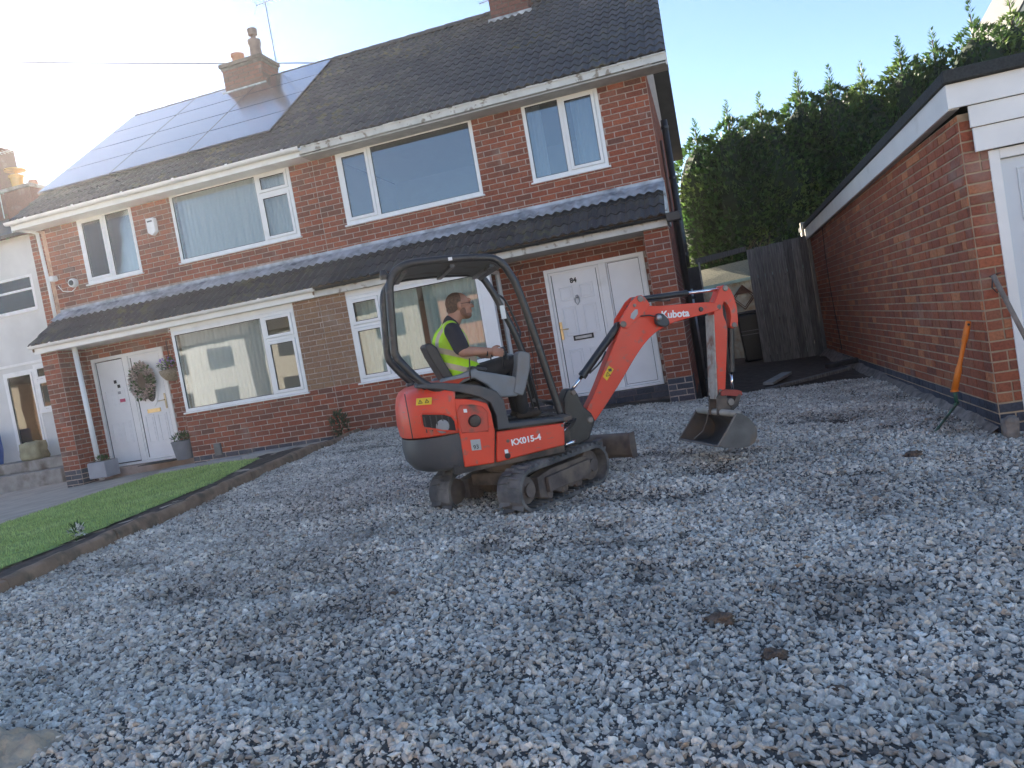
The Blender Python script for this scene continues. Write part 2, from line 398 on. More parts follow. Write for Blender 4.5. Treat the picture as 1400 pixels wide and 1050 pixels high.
# ------------------------------------------------------------------ houses
L, P_, ZT, ZB, ZF = 5.60, .64, 5.40, 4.19, 3.84
ROOFP = R(35.1); RY0, RZ0, RY1, RZ1 = -.40, 5.515, 3.70, 8.40
IN = .0
def window(parent, x0, x1, z0, z1, yf, cols, name='window', sill=True, curt=None, gl_=None):
    """cols: list of (xa, xb, kind, rows) with rows [(za,zb,opening?)] in fractions. parent is at an origin; coordinates are world."""
    org = parent.location; m = MB(org); fw = .055; y0, y1 = yf - .012, yf + .06
    m.box(x0, x1, y0, y1, z0, z0 + fw); m.box(x0, x1, y0, y1, z1 - fw, z1)
    m.box(x0, x0 + fw, y0, y1, z0 + fw, z1 - fw); m.box(x1 - fw, x1, y0, y1, z0 + fw, z1 - fw)
    W, Hh = x1 - x0 - 2 * fw, z1 - z0 - 2 * fw
    xi, zi = x0 + fw, z0 + fw; panes = []; sash = []
    for i, (a, b, rows) in enumerate(cols):
        xa, xb = xi + a * W, xi + b * W
        if i > 0: m.box(xa - .028, xa + .028, y0 + .001, y1 - .001, zi, zi + Hh); xa += .028
        if i < len(cols) - 1: xb -= .028
        for j, (c, d, op) in enumerate(rows):
            za, zb = zi + c * Hh, zi + d * Hh
            if j > 0: m.box(xa, xb, y0 + .002, y1 - .002, za - .025, za + .025); za += .025
            if j < len(rows) - 1: zb -= .025
            if op:
                sash.append((xa, xb, za, zb)); s_ = .052; panes.append((xa + s_, xb - s_, za + s_, zb - s_, y0 - .012))
            else: panes.append((xa, xb, za, zb, y0))
    wnd = m.build(name, upvc, parent, bevel=.005)
    for xa, xb, za, zb in sash:
        q = MB(org); s_ = .052; ya, yb = y0 - .014, y0 + .03; gp = .004
        q.box(xa + gp, xb - gp, ya, yb, za + gp, za + s_); q.box(xa + gp, xb - gp, ya, yb, zb - s_, zb - gp)
        q.box(xa + gp, xa + s_, ya, yb, za + s_, zb - s_); q.box(xb - s_, xb - gp, ya, yb, za + s_, zb - s_)
        q.build('sash', upvc, wnd, bevel=.004)
    for xa, xb, za, zb, yy in panes:
        q = MB(org); q.box(xa - .004, xb + .004, yy + .022, yy + .028, za - .004, zb + .004); q.build('pane', gl_ or glass, wnd)
        q = MB(org); t_ = .009
        for a_ in ((xa, xb, za, za + t_), (xa, xb, zb - t_, zb), (xa, xa + t_, za + t_, zb - t_), (xb - t_, xb, za + t_, zb - t_)):
            q.box(a_[0], a_[1], yy + .012, yy + .021, a_[2], a_[3])
        q.build('glazing_seal', seal, wnd)
    if sill: MB(org).box(x0 - .03, x1 + .03, yf - .05, yf + .02, z0 - .03, z0 - .002).build('sill', upvc, wnd, bevel=.006)
    if curt:
        for (ca, cb, mat_, wav) in curt:
            q = MB(org); n = max(8, int((cb - ca) / .012)); vs = []; ph = rng.uniform(0, 6)
            for i in range(n + 1):
                x = ca + (cb - ca) * i / n
                for z_, am in ((z0 - .05, 1.), ((z0 + z1) / 2, .8), (z1 + .05, .45)):
                    vs.append((x + wav * .6 * am * math.sin(i * .37 + ph), yf + .16 + am * wav * (math.sin(i * .9 + ph) + .6 * math.sin(i * .37 + 1)), z_))
            q.add(vs, [(i * 3 + j, i * 3 + 3 + j, i * 3 + 4 + j, i * 3 + 1 + j) for i in range(n) for j in range(2)])
            q.build('curtain', mat_, wnd, smooth=True)
    return wnd

W_SM = [(0, .5, [(0, 1, 0)]), (.5, 1, [(0, 1, 1)])]
def mirror(c): return [(1 - b, 1 - a, r_) for a, b, r_ in c[::-1]]

sooty = M('sooty_mortar', (.11, .085, .075), .95, var=.3, scale=12, bmp=.5, bscale=140)
def house(side):
    """side=+1 right house (x 0..L), -1 left house (mirrored)."""
    s = side; lab = ('red brick semi-detached house with mossy tiled roof and a white number 84 door' if s > 0 else
                     'red brick semi-detached house with solar panels on its roof and a wreath on its door')
    H_ = empty('brick_house', (s * 2.8, 0, .5), lab, 'house'); org = H_.location
    def X(a, b): return (min(s * a, s * b), max(s * a, s * b))
    ux0, ux1 = X(0, L)
    # ---------- upper wall + recess wall at y=0
    up_open = [(*X(4.86, 3.665), ZB, ZT), (*X(.439, 2.838), ZB, ZT)]
    m = MB(org); wall_slab(m, ux0, ux1, 3.05, 5.50, up_open, lambda a, b, c, d: m.box(a, b, 0, .22, c, d))
    door_o = (*X(3.58, 5.15), .80, 2.82)
    rx0, rx1 = X(2.87, L)
    m2 = MB(org); wall_slab(m, rx0, rx1, .3, 3.049, [door_o], lambda a, b, c, d: m.box(a, b, 0.0, .22, c, d))
    # front (projecting) ground wall
    fx0, fx1 = X(0, 2.87); w5 = (*X(.478, 2.90 if s > 0 else 2.835), 1.576, 2.954)
    w5 = (w5[0], w5[1], 1.576, 3.06)
    wall_slab(m, fx0, fx1, .3, 3.049, [w5], lambda a, b, c, d: m.box(a, b, -P_, -P_ + .2, c, d))
    sx = s * 2.87; a, b = sorted((sx, sx - s * .15)); m.box(a, b, -P_ + .2, 0, .3, 1.576)
    # gable, back, party wall
    a, b = sorted((s * L, s * (L - .2)))
    m.box(a, b, .221, 7.4, .3, 5.5)
    m.box(ux0, ux1, 7.2, 7.401, .3, 5.5)
    m.add([(x, y, z) for x in (a, b) for y, z in ((-.0, 5.5), (7.4, 5.5), (3.7, 8.25))], [(0, 1, 2), (5, 4, 3), (0, 3, 4, 1), (1, 4, 5, 2), (2, 5, 3, 0)])
    # pier
    px0, px1 = X(5.24, L)
    m.box(px0, px1, -P_, -.001, .3, 3.05)
    m.build('wall', mortar, H_)
    q = MB(org); a, b = sorted((0, s * .1)); q.box(a, b, -P_ + .2, .22, .3, 3.0); q.box(a, b, .221, 7.2, .3, 5.45); q.box(ux0 + .1, ux1 - .1, .22, 7.2, 3.0, 3.15); q.box(ux0 + .1, ux1 - .1, .22, 7.2, .3, .75); q.box(ux0 + .1, ux1 - .1, .22, 7.2, 5.5, 5.6)
    q.box(ux0 + .1, ux1 - .1, 3.4, 3.5, .75, 5.5)
    q.build('inner_wall', interior, H_)
    # ---------- bricks
    pcs = []
    pcs += brick_wall((ux0, 0), 0, L, 3.80, 5.42, [(o[0] - ux0, o[1] - ux0, o[2], o[3]) for o in up_open])
    def kd(u, z): return 'blue' if z < .80 else 'red'
    pcs += brick_wall((rx0, 0), 0, rx1 - rx0, .50, 3.04, [(door_o[0] - rx0, door_o[1] - rx0, .3, door_o[3])], kd)
    def kf(u, z):
        x = fx0 + u
        return 'blue' if z < .80 else ('tan' if z > 1.60 and abs(x) < .48 else 'red')
    pcs += brick_wall((fx0, -P_), 0, fx1 - fx0, .58, 3.04, [(w5[0] - fx0, w5[1] - fx0, w5[2], w5[3])], kf)
    def kp(u, z): return 'blue' if z < .86 else 'red'
    pcs += brick_wall((px0, -P_), 0, .36, .45, 3.04, [], kp)
    # return sides
    if s < 0:
        pcs += brick_wall((px1, -P_), R(90), P_, .45, 3.04, [], kp)
    else:
        pcs += brick_wall((px1, -P_), R(90), P_, .45, 3.04, [], kp)
        pcs += brick_wall((sx, -P_), R(90), P_, .55, 1.56, [], kd)
        pcs += brick_wall((L, 0), R(90), 7.4, .45, 5.5, [], lambda u, z: 'red')
    # chimney
    if s < 0: cx0, cx1, cy0, cy1, cz0, cz1 = -3.34, -2.38, 3.30, 3.98, 7.9, 8.74
    else: cx0, cx1, cy0, cy1, cz0, cz1 = 2.77, 3.53, 3.20, 3.95, 7.8, 9.3
    ch = MB(org).box(cx0, cx1, cy0, cy1, cz0, cz1).build('chimney', sooty, H_)
    pc = brick_wall((cx0, cy0), 0, cx1 - cx0, cz0, cz1, [], lambda u, z: 'chim') + brick_wall((cx1, cy0), R(90), cy1 - cy0, cz0, cz1, [], lambda u, z: 'chim')
    for me, Mx, r, wt in pc:
        o = bpy.data.objects.new('brick', me); COL.objects.link(o); o.parent = ch; Mx = Mx.copy(); Mx.translation -= org; o.matrix_local = Mx
    cp = MB(org)
    cp.box(cx0 - .05, cx1 + .05, cy0 - .05, cy1 + .05, cz1, cz1 + .08); cp.box(cx0 - .02, cx1 + .02, cy0 - .02, cy1 + .02, cz1 - .07, cz1 - .001)
    cp.build('chimney_cap', sooty, ch, bevel=.01)
    if s < 0:
        MB(org).lathe([(.10, 8.80), (.115, 8.84), (.125, 9.00), (.15, 9.03), (.15, 9.08), (.12, 9.09)], (-3.08, 3.6, 0)).build('chimney_pot', terra, ch, smooth='auto')
        MB(org).lathe([(.11, 8.80), (.135, 8.84), (.12, 9.12), (.145, 9.2), (.14, 9.27), (.06, 9.29), (.05, 9.36), (.10, 9.38), (.11, 9.50), (.09, 9.52)], (-2.62, 3.6, 0)).build('chimney_pot', M('buff_pot', (.20, .14, .12), .8), ch, smooth='auto')
    fl = MB(org); fl.box(cx0 - .06, cx1 + .06, cy0 - .06, cy0 - .008, cz0 - .15 + .1 * (s < 0), cz0 + .32 if s < 0 else cz0 + .3); fl.build('chimney_flashing', lead, ch)
    place_pieces(H_, 'brick', 'brickwork', pcs)
    # soldier/trim stuff
    # ---------- windows
    f = (lambda c: c) if s > 0 else mirror
    x0, x1 = X(3.665, 4.86)
    if s > 0:
        window(H_, x0, x1, ZB, ZT, 0, W_SM, gl_=glass_r, curt=[(x0 + .03, x0 + .26, net, .02), (x1 - .46, x1 - .04, net, .022)])
        window(H_, *X(.439, 2.838), ZB, ZT, 0, [(0, .24, [(0, 1, 1)]), (.24, 1, [(0, 1, 0)])], gl_=glass_r)
        window(H_, .478, 2.70, 1.576, 2.954, -P_, [(0, .245, [(0, .66, 1), (.66, 1, 1)]), (.245, 1, [(0, 1, 0)])],
               curt=[(.55, 1.0, drape, .02), (1.12, 1.62, drape, .022), (1.72, 2.68, drape, .02)])
        # corner post and side light of the bay
        q = MB(org); q.box(2.70, 2.88, -P_ - .012, -P_ + .10, 1.55, 2.954); cpn = q.build('corner_post', upvc, H_, bevel=.006)
        q = MB(org); q.box(2.80, 2.875, -P_ + .10, 0, 1.55, 1.62); q.box(2.80, 2.875, -P_ + .10, 0, 2.90, 2.954); q.box(2.80, 2.875, -.06, 0.0, 1.62, 2.90)
        wn = q.build('side_window', upvc, H_, bevel=.004)
        MB(org).box(2.835, 2.842, -P_ + .10, -.06, 1.62, 2.90).build('pane', glass, wn)
        MB(org).box(.44, 2.93, -P_ - .055, -P_ + .0, 1.545, 1.572).build('window_board', upvc, H_, bevel=.005)
    else:
        window(H_, x0, x1, ZB, ZT, 0, mirror(W_SM), curt=[(x0 + .03, x1 - .03, net, .016)])
        window(H_, *X(.439, 2.838), ZB, ZT, 0, [(0, .74, [(0, 1, 0)]), (.74, 1, [(0, .70, 1), (.70, 1, 1)])], curt=[(-2.8, -.47, net, .014)])
        window(H_, *X(.478, 2.835), 1.576, 2.954, -P_, [(0, .755, [(0, 1, 0)]), (.755, 1, [(0, .70, 1), (.70, 1, 1)])], curt=[(-2.8, -1.1, net, .014)])
    # head board over bay windows up to fascia
    a, b = X(.478, 2.88); MB(org).box(a, b, -P_ - .002, -P_ + .12, 2.958, 3.045).build('window_head', upvc, H_)
    # ---------- canopy
    a, b = X(0, L)
    cz = 3.06
    fm = fasc if s > 0 else upvc
    MB(org).box(a, b, -.775, -.75, cz - .02, cz + .15).build('canopy_fascia', fm, H_, bevel=.004)
    MB(org).box(a, b, -.749, -.001, cz - .008, cz + .012).build('canopy_soffit', soff if s > 0 else upvc, H_)
    cpit = math.atan2(.60, .90)
    pt = tile_roof(a, b, -.88, 3.175, cpit, 1.0)
    q = MB(org); q.add([(a, -.86, 3.165), (b, -.86, 3.165), (b, -.001, 3.165 + .86 * math.tan(cpit)), (a, -.001, 3.165 + .86 * math.tan(cpit))], [(0, 1, 2, 3)]); q.box(a, a + .02, -.80, -.01, 3.08, 3.19); q.build('canopy_deck', wood_b, H_)
    if s > 0: MB(org).add([(5.6, -.86, 3.10), (5.6, -.86, 3.22), (5.6, 0, 3.80), (5.6, 0, 3.10), (5.63, -.86, 3.10), (5.63, -.86, 3.22), (5.63, 0, 3.80), (5.63, 0, 3.10)], [(0, 1, 2, 3), (7, 6, 5, 4), (0, 4, 5, 1), (1, 5, 6, 2), (2, 6, 7, 3), (3, 7, 4, 0)]).build('canopy_bargeboard', fasc, H_)
    # lead flashing: upstand + apron dressed over the rolls, in bays
    nb = 4; TWs = (b - a) / round((b - a) / TW)
    for k in range(nb):
        xa, xb = a + (b - a) * k / nb, a + (b - a) * (k + 1) / nb; q = MB(org); n = int((xb - xa) / .0238); vs = []; fs = []
        for i in range(n + 1):
            x = xa + (xb - xa + .02) * i / n; wv = .036 * (.5 - .5 * math.cos(4 * PI * (x - a) / TWs))
            sl_ = .69 + .014 * fbm(x, k, 5)
            for (d, off) in ((sl_, .052), (1.0, .050)):
                yy = -.88 + d * math.cos(cpit); zz = 3.175 + d * math.sin(cpit); vs.append((x, yy - math.sin(cpit) * (off + wv * (1 if d < .9 else .3)), zz + math.cos(cpit) * (off + wv * (1 if d < .9 else .3))))
            vs.append((x, -.012 - .002 * (k % 2), 3.175 + 1.02 * math.sin(cpit) + .03)); vs.append((x, -.012 - .002 * (k % 2), ZF + .004 * fbm(x, 2, 3)))
        for i in range(n):
            for j in range(3): fs.append((i * 4 + j, i * 4 + 4 + j, i * 4 + 5 + j, i * 4 + 1 + j))
        q.add(vs, fs); q.build('lead_flashing', lead, H_, smooth=True)
    if s < 0: MB(org).box(a + .1, b - .3, -.016, -.005, ZF, ZF + .018).build('pointing_line', mortar, H_)
    # canopy gutter
    def gutter(x0, x1, y, z, r, mat_, nm):
        q = MB(org); n = 8; vs = []; fs = []
        for x in (x0, x1):
            for k in range(n + 1):
                t_ = PI + PI * k / n; vs.append((x, y + r * math.cos(t_), z + r * math.sin(t_)))
            for k in range(n + 1):
                t_ = 2 * PI - PI * k / n; vs.append((x, y + (r - .006) * math.cos(t_), z + (r - .006) * math.sin(t_)))
        m_ = 2 * (n + 1); fs = [(k, (k + 1) % m_, m_ + (k + 1) % m_, m_ + k) for k in range(m_)] + [tuple(range(m_))[::-1], tuple(range(m_, 2 * m_))]
        q.add(vs, fs); go = q.build(nm, mat_, H_, smooth='auto')
        k = x0 + .5
        while k < x1:
            MB(org).prism_x([(y - r * 1.12, z + .012), (y - r * 1.12, z - r * .5), (y - r * .6, z - r * 1.05), (y + r * .4, z - r * 1.1), (y + r * 1.1, z - r * .6), (y + r, z - r * .5), (y + r * .4, z - r * 1.02), (y - r * .55, z - r * .98), (y - r * 1.02, z - r * .45), (y - r * 1.02, z + .012)], k - .022, k + .022).build('gutter_bracket', mat_, go); k += 1.05
        return go
    if s < 0: gutter(-5.62, .06, -.83, 3.185, .055, upvc, 'gutter')
    else: gutter(.08, 5.62, -.83, 3.175, .042, black_p, 'gutter')
    # ---------- main roof
    pitch = ROOFP; slen = (RY1 - RY0) / math.cos(pitch)
    a, b = X(0, 5.95)
    clip = None
    if s < 0: clip = lambda x, s_: s_ > 1.3 and x < -1.2
    pt += tile_roof(a, b, RY0, RZ0, pitch, slen, clip)
    place_pieces(H_, 'roof_tile', 'roof_tiling', pt)
    q = MB(org); th = .05
    q.add([(a + .02, RY0 + .05, RZ0 - .01), (b - .02, RY0 + .05, RZ0 - .01), (b - .02, RY1, RZ1 - .03), (a + .02, RY1, RZ1 - .03), (b - .02, 7.8, RZ0), (a + .02, 7.8, RZ0)],
          [(0, 1, 2, 3), (3, 2, 4, 5)])
    q.build('roof', M('roof_underlay', (.05, .05, .05), .9), H_)
    n = int(round((b - a) / .42))
    for k in range(n):
        x = a + (b - a) * k / n; q = MB(org); vs = []; 
        for xx, rr in ((x, .115), (x + (b - a) / n + .01, .105)):
            for i in range(7):
                t_ = PI * i / 6; vs.append((xx, RY1 + rr * 1.15 * math.cos(t_), RZ1 - .03 + rr * math.sin(t_)))
        q.add(vs, [(i, i + 1, 8 + i, 7 + i) for i in range(6)] + [tuple(range(7))]); q.build('ridge_tile', tile_m, H_, smooth='auto')
    # eaves
    e = MB(org).box(a, b, -.385, -.36, 5.40 if s > 0 else 5.36, 5.50).build('fascia_board', fasc if s > 0 else upvc, H_, bevel=.004)
    MB(org).box(a, b, -.359, 0.02, 5.365, 5.39).build('soffit', soff if s > 0 else upvc, H_)
    if s < 0: gutter(-5.98, .05, -.445, 5.50, .062, upvc, 'gutter')
    else:
        q = MB(org)                     # ragged mortar / felt edge on top of the old board
        for i in range(60):
            x = .05 + i * .098; q.box(x, x + .097, -.405 + .012 * fbm(x, 1, 4), -.375, 5.495, 5.515 + .012 * fbm(x, 9, 6))
        q.build('eaves_edge', fasc, H_)
        # bargeboard on the gable
        for sy in (0,):
            p0, p1 = Vector((0, -.38, 5.50)), Vector((0, 3.7, 8.36))
            q = MB(org); vs = [(x, y, z) for x in (5.925, 5.95) for y, z in ((p0.y, p0.z - .17), (p1.y, p1.z - .17), (p1.y, p1.z + .0), (p0.y, p0.z + .0))]
            q.add(vs, [(0, 1, 2, 3), (7, 6, 5, 4), (0, 4, 5, 1), (1, 5, 6, 2), (2, 6, 7, 3), (3, 7, 4, 0)]); q.build('bargeboard', fasc, H_)
    if s < 0:
        p0, p1 = Vector((0, -.38, 5.50)), Vector((0, 3.7, 8.36)); q = MB(org)
        q.add([(x, y, z) for x in (-5.95, -5.925) for y, z in ((p0.y, p0.z - .17), (p1.y, p1.z - .17), (p1.y, p1.z), (p0.y, p0.z))], [(0, 1, 2, 3), (7, 6, 5, 4), (0, 4, 5, 1), (1, 5, 6, 2), (2, 6, 7, 3), (3, 7, 4, 0)]); q.build('bargeboard', upvc, H_)
    # ---------- door set
    dx0, dx1 = door_o[0], door_o[1]
    fr = MB(org); fy0, fy1 = -.02, .06
    fr.box(dx0, dx0 + .06, fy0, fy1, .82, 2.82); fr.box(dx1 - .06, dx1, fy0, fy1, .82, 2.82); fr.box(dx0 + .06, dx1 - .06, fy0, fy1, 2.76, 2.82)
    xm = dx0 + (dx1 - dx0) * (.585 if s > 0 else .475); fr.box(xm - .06, xm + .06, fy0, fy1, .82, 2.76); fr.box(dx0, dx1, fy0 - .03, fy1, .78, .819)
    frame = fr.build('door_frame', upvc, H_, bevel=.005)
    def panel_door(xa, xb, mould, name):
        d = MB(org).box(xa, xb, .012, .05, .83, 2.75).build(name, door_w, H_, bevel=.003)
        q = MB(org); t_ = .010
        for a_ in ((xa, xb, .83, .83 + t_), (xa, xb, 2.75 - t_, 2.75), (xa, xa + t_, .84, 2.74), (xb - t_, xb, .84, 2.74)): q.box(a_[0], a_[1], .006, .0118, a_[2], a_[3])
        q.build('door_seal', seal, d)
        w_ = xb - xa; h_ = 1.92
        for (u0, u1, v0, v1) in mould:
            X0, X1, Z0, Z1 = xa + u0 * w_, xa + u1 * w_, .83 + v0 * h_, .83 + v1 * h_; q = MB(org); b_ = .022
            q.box(X0, X1, -.001, .0115, Z0, Z0 + b_); q.box(X0, X1, -.001, .0115, Z1 - b_, Z1); q.box(X0, X0 + b_, -.001, .0115, Z0 + b_, Z1 - b_); q.box(X1 - b_, X1, -.001, .0115, Z0 + b_, Z1 - b_)
            q.box(X0 + b_ + .02, X1 - b_ - .02, .002, .0115, Z0 + b_ + .02, Z1 - b_ - .02)
            q.build('door_panel', door_w, d, bevel=.005)
        return d
    if s > 0:
        six = [(.12, .43, .76, .88), (.57, .88, .76, .88), (.12, .43, .47, .71), (.57, .88, .47, .71), (.12, .43, .14, .36), (.57, .88, .14, .36)]
        # gaps between sash and frame
        d = panel_door(dx0 + .10, xm - .10, six, 'front_door')
        q = MB(org); q.box(dx0 + .064, xm - .064, -.006, .03, .825, .86); q.box(dx0 + .064, xm - .064, -.006, .03, 2.72, 2.757); q.box(dx0 + .064, dx0 + .10, -.006, .03, .86, 2.72); q.box(xm - .10, xm - .064, -.006, .03, .86, 2.72)
        q.build('door_sash', upvc, d, bevel=.003)
        cx_ = (dx0 + xm) / 2
        text('door_number', '84', .105, black_p, d, Matrix.Translation(Vector((cx_ - .07, .004, 2.555)) - org) @ Matrix.Rotation(R(90), 4, 'X'), .004, .004)
        q = MB(org); q.lathe([(.012, -.035), (.022, -.03), (.03, .008)], (cx_, 0, 2.33), 12, 'y'); q.tube([(cx_ - .03, -.02, 2.31), (cx_ - .035, -.03, 2.25), (cx_, -.035, 2.20), (cx_ + .035, -.03, 2.25), (cx_ + .03, -.02, 2.31)], .009, 6); q.build('door_knocker', steel, d, smooth=True)
        q = MB(org); q.box(cx_ - .16, cx_ + .16, -.004, .0115, 1.655, 1.735); q.build('letterbox_surround', black_p, d, bevel=.004)
        MB(org).box(cx_ - .13, cx_ + .13, -.010, -.0045, 1.675, 1.715).build('letterbox', M('letterbox_satin', (.55, .54, .50), .5), d, bevel=.003)
        q = MB(org); hx = dx0 + .135; q.box(hx - .02, hx + .02, -.012, .0, 1.70, 1.98); q.tube([(hx, -.01, 1.86), (hx, -.05, 1.86), (hx + .12, -.055, 1.855)], .010, 8); q.build('door_handle', brass, d, bevel=.002)
        MB(org).box(xm + .061, dx1 - .061, .012, .05, .822, 2.759).build('side_panel', door_w, H_, bevel=.003)
        q = MB(org); t_ = .006; xa, xb = xm + .085, dx1 - .085
        for a_ in ((xa, xb, .85, .85 + t_), (xa, xb, 2.742, 2.75), (xa, xa + t_, .86, 2.74), (xb - t_, xb, .86, 2.74)): q.box(a_[0], a_[1], .008, .0115, a_[2], a_[3])
        q.build('panel_seal', seal, H_)
        MB(org).box(dx0 - .02, 5.24, -.16, -.012, .40, .775).build('door_step', M('grey_step_bricks', (.13, .11, .105), .9, var=.4, scale=7, bmp=.6), H_, bevel=.008)
        for r_ in range(2):
            for k in range(6): MB(org).box(dx0 + k * .275 + r_ * .05, dx0 + k * .275 + .262 + r_ * .05, -.172, -.161, .60 + r_ * .09, .678 + r_ * .09).build('step_brick', brick_blue, H_)
    else:
        six = [(.13, .44, .55, .72), (.56, .87, .55, .72), (.13, .44, .18, .40), (.56, .87, .18, .40)]
        d = panel_door(dx0 + .075, xm - .075, six, 'side_panel_door')
        for (xx, zz, w_, h_, mt) in ((-4.72, 2.34, .05, .06, black_p), (-4.66, 2.25, .05, .06, black_p), (-4.67, 2.13, .06, .05, steel), (-4.63, 1.98, .12, .06, M('pink_sticker', (.6, .12, .2), .5))):
            MB(org).box(xx - w_ / 2, xx + w_ / 2, -.002, .0115, zz - h_ / 2, zz + h_ / 2).build('sticker', mt, d)
        d = panel_door(xm + .10, dx1 - .10, [(.12, .44, .15, .42), (.56, .88, .15, .42)], 'front_door')
        cx_ = (xm + dx1) / 2
        q = MB(org); q.box(xm + .064, dx1 - .064, -.006, .03, .825, .86); q.box(xm + .064, dx1 - .064, -.006, .03, 2.72, 2.757); q.box(xm + .064, xm + .10, -.006, .03, .86, 2.72); q.box(dx1 - .10, dx1 - .064, -.006, .03, .86, 2.72)
        q.build('door_sash', upvc, d, bevel=.003)
        for nm, rr, yy, mt in (('oval_trim', 1.0, -.004, door_w), ('oval_glass', .74, -.012, M('dark_leaded_glass', (.03, .04, .05), .08, var=.1, bmp=0))):
            q = MB(org); n = 28; ring = [(cx_ + .15 * rr * math.cos(2 * PI * k / n), 2.13 + .36 * rr * math.sin(2 * PI * k / n)) for k in range(n)]; q.prism(ring, yy, .0115); q.build(nm, mt, d, bevel=.004)
        MB(org).box(cx_ - .15, cx_ + .13, -.010, .0115, 1.665, 1.735).build('letterbox', brass, d, bevel=.003)
        hx = dx1 - .135; q = MB(org); q.box(hx - .018, hx + .018, -.012, 0, 1.70, 1.98); q.tube([(hx, -.01, 1.86), (hx, -.05, 1.86), (hx - .12, -.055, 1.855)], .010, 8); q.build('door_handle', M('cream_metal', (.6, .52, .36), .4, metal=.5), d, bevel=.002)
        MB(org).box(-5.24, -2.87, -.30, -.012, .45, .775).build('door_step', M('pale_step', (.34, .27, .24), .9, var=.2, scale=5), H_, bevel=.01)
        MB(org).tube([(-4.97, -.52, 3.05), (-4.96, -.5, .62)], .045, 10).build('downpipe', upvc, H_, smooth=True)
        MB(org).tube([(-5.90, -.42, 5.46), (-5.72, -.06, 5.30), (-5.70, -.05, 4.4), (-5.70, -.05, 3.70)], .034, 8).build('downpipe', upvc, H_, smooth=True)
        # solar panels
        pm = solar_mat(); cp_, sp_ = math.cos(pitch), math.sin(pitch)
        for c in range(3):
            for r_ in range(4):
                xa, xb = -5.94 + c * 1.705, -5.94 + c * 1.705 + 1.672; sa, sb = 1.00 + r_ * .965, 1.00 + r_ * .965 + .930
                def Q(x, s_, h): return (x, RY0 + s_ * cp_ - h * sp_, RZ0 + s_ * sp_ + h * cp_)
                q = MB(org); q.add([Q(x, s_, h) for h in (.06, .10) for x, s_ in ((xa, sa), (xb, sa), (xb, sb), (xa, sb))], [(3, 2, 1, 0), (4, 5, 6, 7), (0, 1, 5, 4), (1, 2, 6, 5), (2, 3, 7, 6), (3, 0, 4, 7)])
                q.build('solar_panel', pm, H_)
        q = MB(org)
        for sa in (1.3, 2.3, 3.3, 4.3): q.add([Q(x, s_, h) for h in (.02, .058) for x, s_ in ((-5.8, sa), (-1.0, sa), (-1.0, sa + .04), (-5.8, sa + .04))], [(3, 2, 1, 0), (4, 5, 6, 7), (0, 1, 5, 4), (1, 2, 6, 5), (2, 3, 7, 6), (3, 0, 4, 7)])
        q.build('panel_rail', steel, H_)
    if s > 0:
        # pipes on the gable
        MB(org).tube([(5.73, 1.6, 5.05), (5.73, 1.6, 3.0), (5.73, 1.6, 2.55)], .055, 12).build('soil_pipe', black_p, H_, smooth=True)
        MB(org).tube([(5.70, -.83, 3.13), (5.72, -.72, 3.10), (5.72, -.35, 2.9), (5.72, -.33, .5)], .045, 12).build('downpipe', black_p, H_, smooth=True)
        MB(org).box(5.60, 5.80, -.90, -.74, 3.08, 3.20).build('gutter_outlet', black_p, H_, bevel=.01)
        MB(org).tube([(5.66, .55, 4.5), (5.67, .55, .6)], .022, 8).build('waste_pipe', brown_p, H_, smooth=True)
        MB(org).tube([(5.70, 2.4, 2.2), (5.70, 2.4, .5)], .05, 10).build('grey_waste_pipe', steel, H_, smooth=True)
        for z_ in (4.9, 4.05, 3.5, 2.75, 2.0): MB(org).lathe([(.064, z_), (.064, z_ + .05)], (5.73, 1.6, 0), 12).build('pipe_collar', black_p, H_)
        pts = [(3.18 + .012 * fbm(z_, 0, 4) * 3 + (.10 if z_ > 2.85 else 0), -.018, z_) for z_ in np.linspace(2.98, 1.0, 16)]
        MB(org).tube(pts, .006, 5).build('cable', black_p, H_)
    return H_
def solar_mat():
    m, t, bs, P = new_mat('solar_panel_glass')
    bs.inputs['Base Color'].default_value = (.03, .035, .055, 1); bs.inputs['Roughness'].default_value = .22
    bs.inputs['Coat Weight'].default_value = 1; bs.inputs['Coat Roughness'].default_value = .16
    return m
HR = house(1); HL = house(-1)
#@@PART2
# ------------------------------------------------------------------ ground
def sheet(name, x0, x1, y0, y1, nx, ny, zf, mat, kind='structure', keep=None, attrs=None, parent=None):
    xs = np.linspace(x0, x1, nx); ys = np.linspace(y0, y1, ny); vs = []; fs = []
    for y in ys:
        for x in xs: vs.append((x, y, zf(x, y)))
    for j in range(ny - 1):
        for i in range(nx - 1):
            if keep and not keep((xs[i] + xs[i + 1]) / 2, (ys[j] + ys[j + 1]) / 2): continue
            fs.append((j * nx + i, j * nx + i + 1, (j + 1) * nx + i + 1, (j + 1) * nx + i))
    me = bpy.data.meshes.new(name); me.from_pydata(vs, [], fs); me.update(); me.shade_smooth()
    for k, fn in (attrs or {}).items():
        a = me.attributes.new(k, 'FLOAT', 'POINT'); a.data.foreach_set('value', [fn(v[0], v[1]) for v in vs])
    o = link(name, me, mat, parent); o['kind'] = kind; return o
far_m = M('distant_ground', (.16, .17, .10), .95, var=.3, scale=.3, bmp=0)
def zfar(x, y): return -.25
GROUND = link('ground', MB().add([(-110, -90, -.30), (110, -90, -.30), (110, 150, -.30), (-110, 150, -.30)], [(0, 1, 2, 3)]).mesh('ground'), far_m); GROUND['kind'] = 'structure'
def zsoil(x, y):
    return g(min(x, 9), min(y, 1.5)) - .03 + .02 * fbm(x, y, 1.5) if x > kerb_x(y) else gl(x, y) - .06
sheet('earth', -16, 16, -12.6, 16, 120, 110, zsoil, soil)
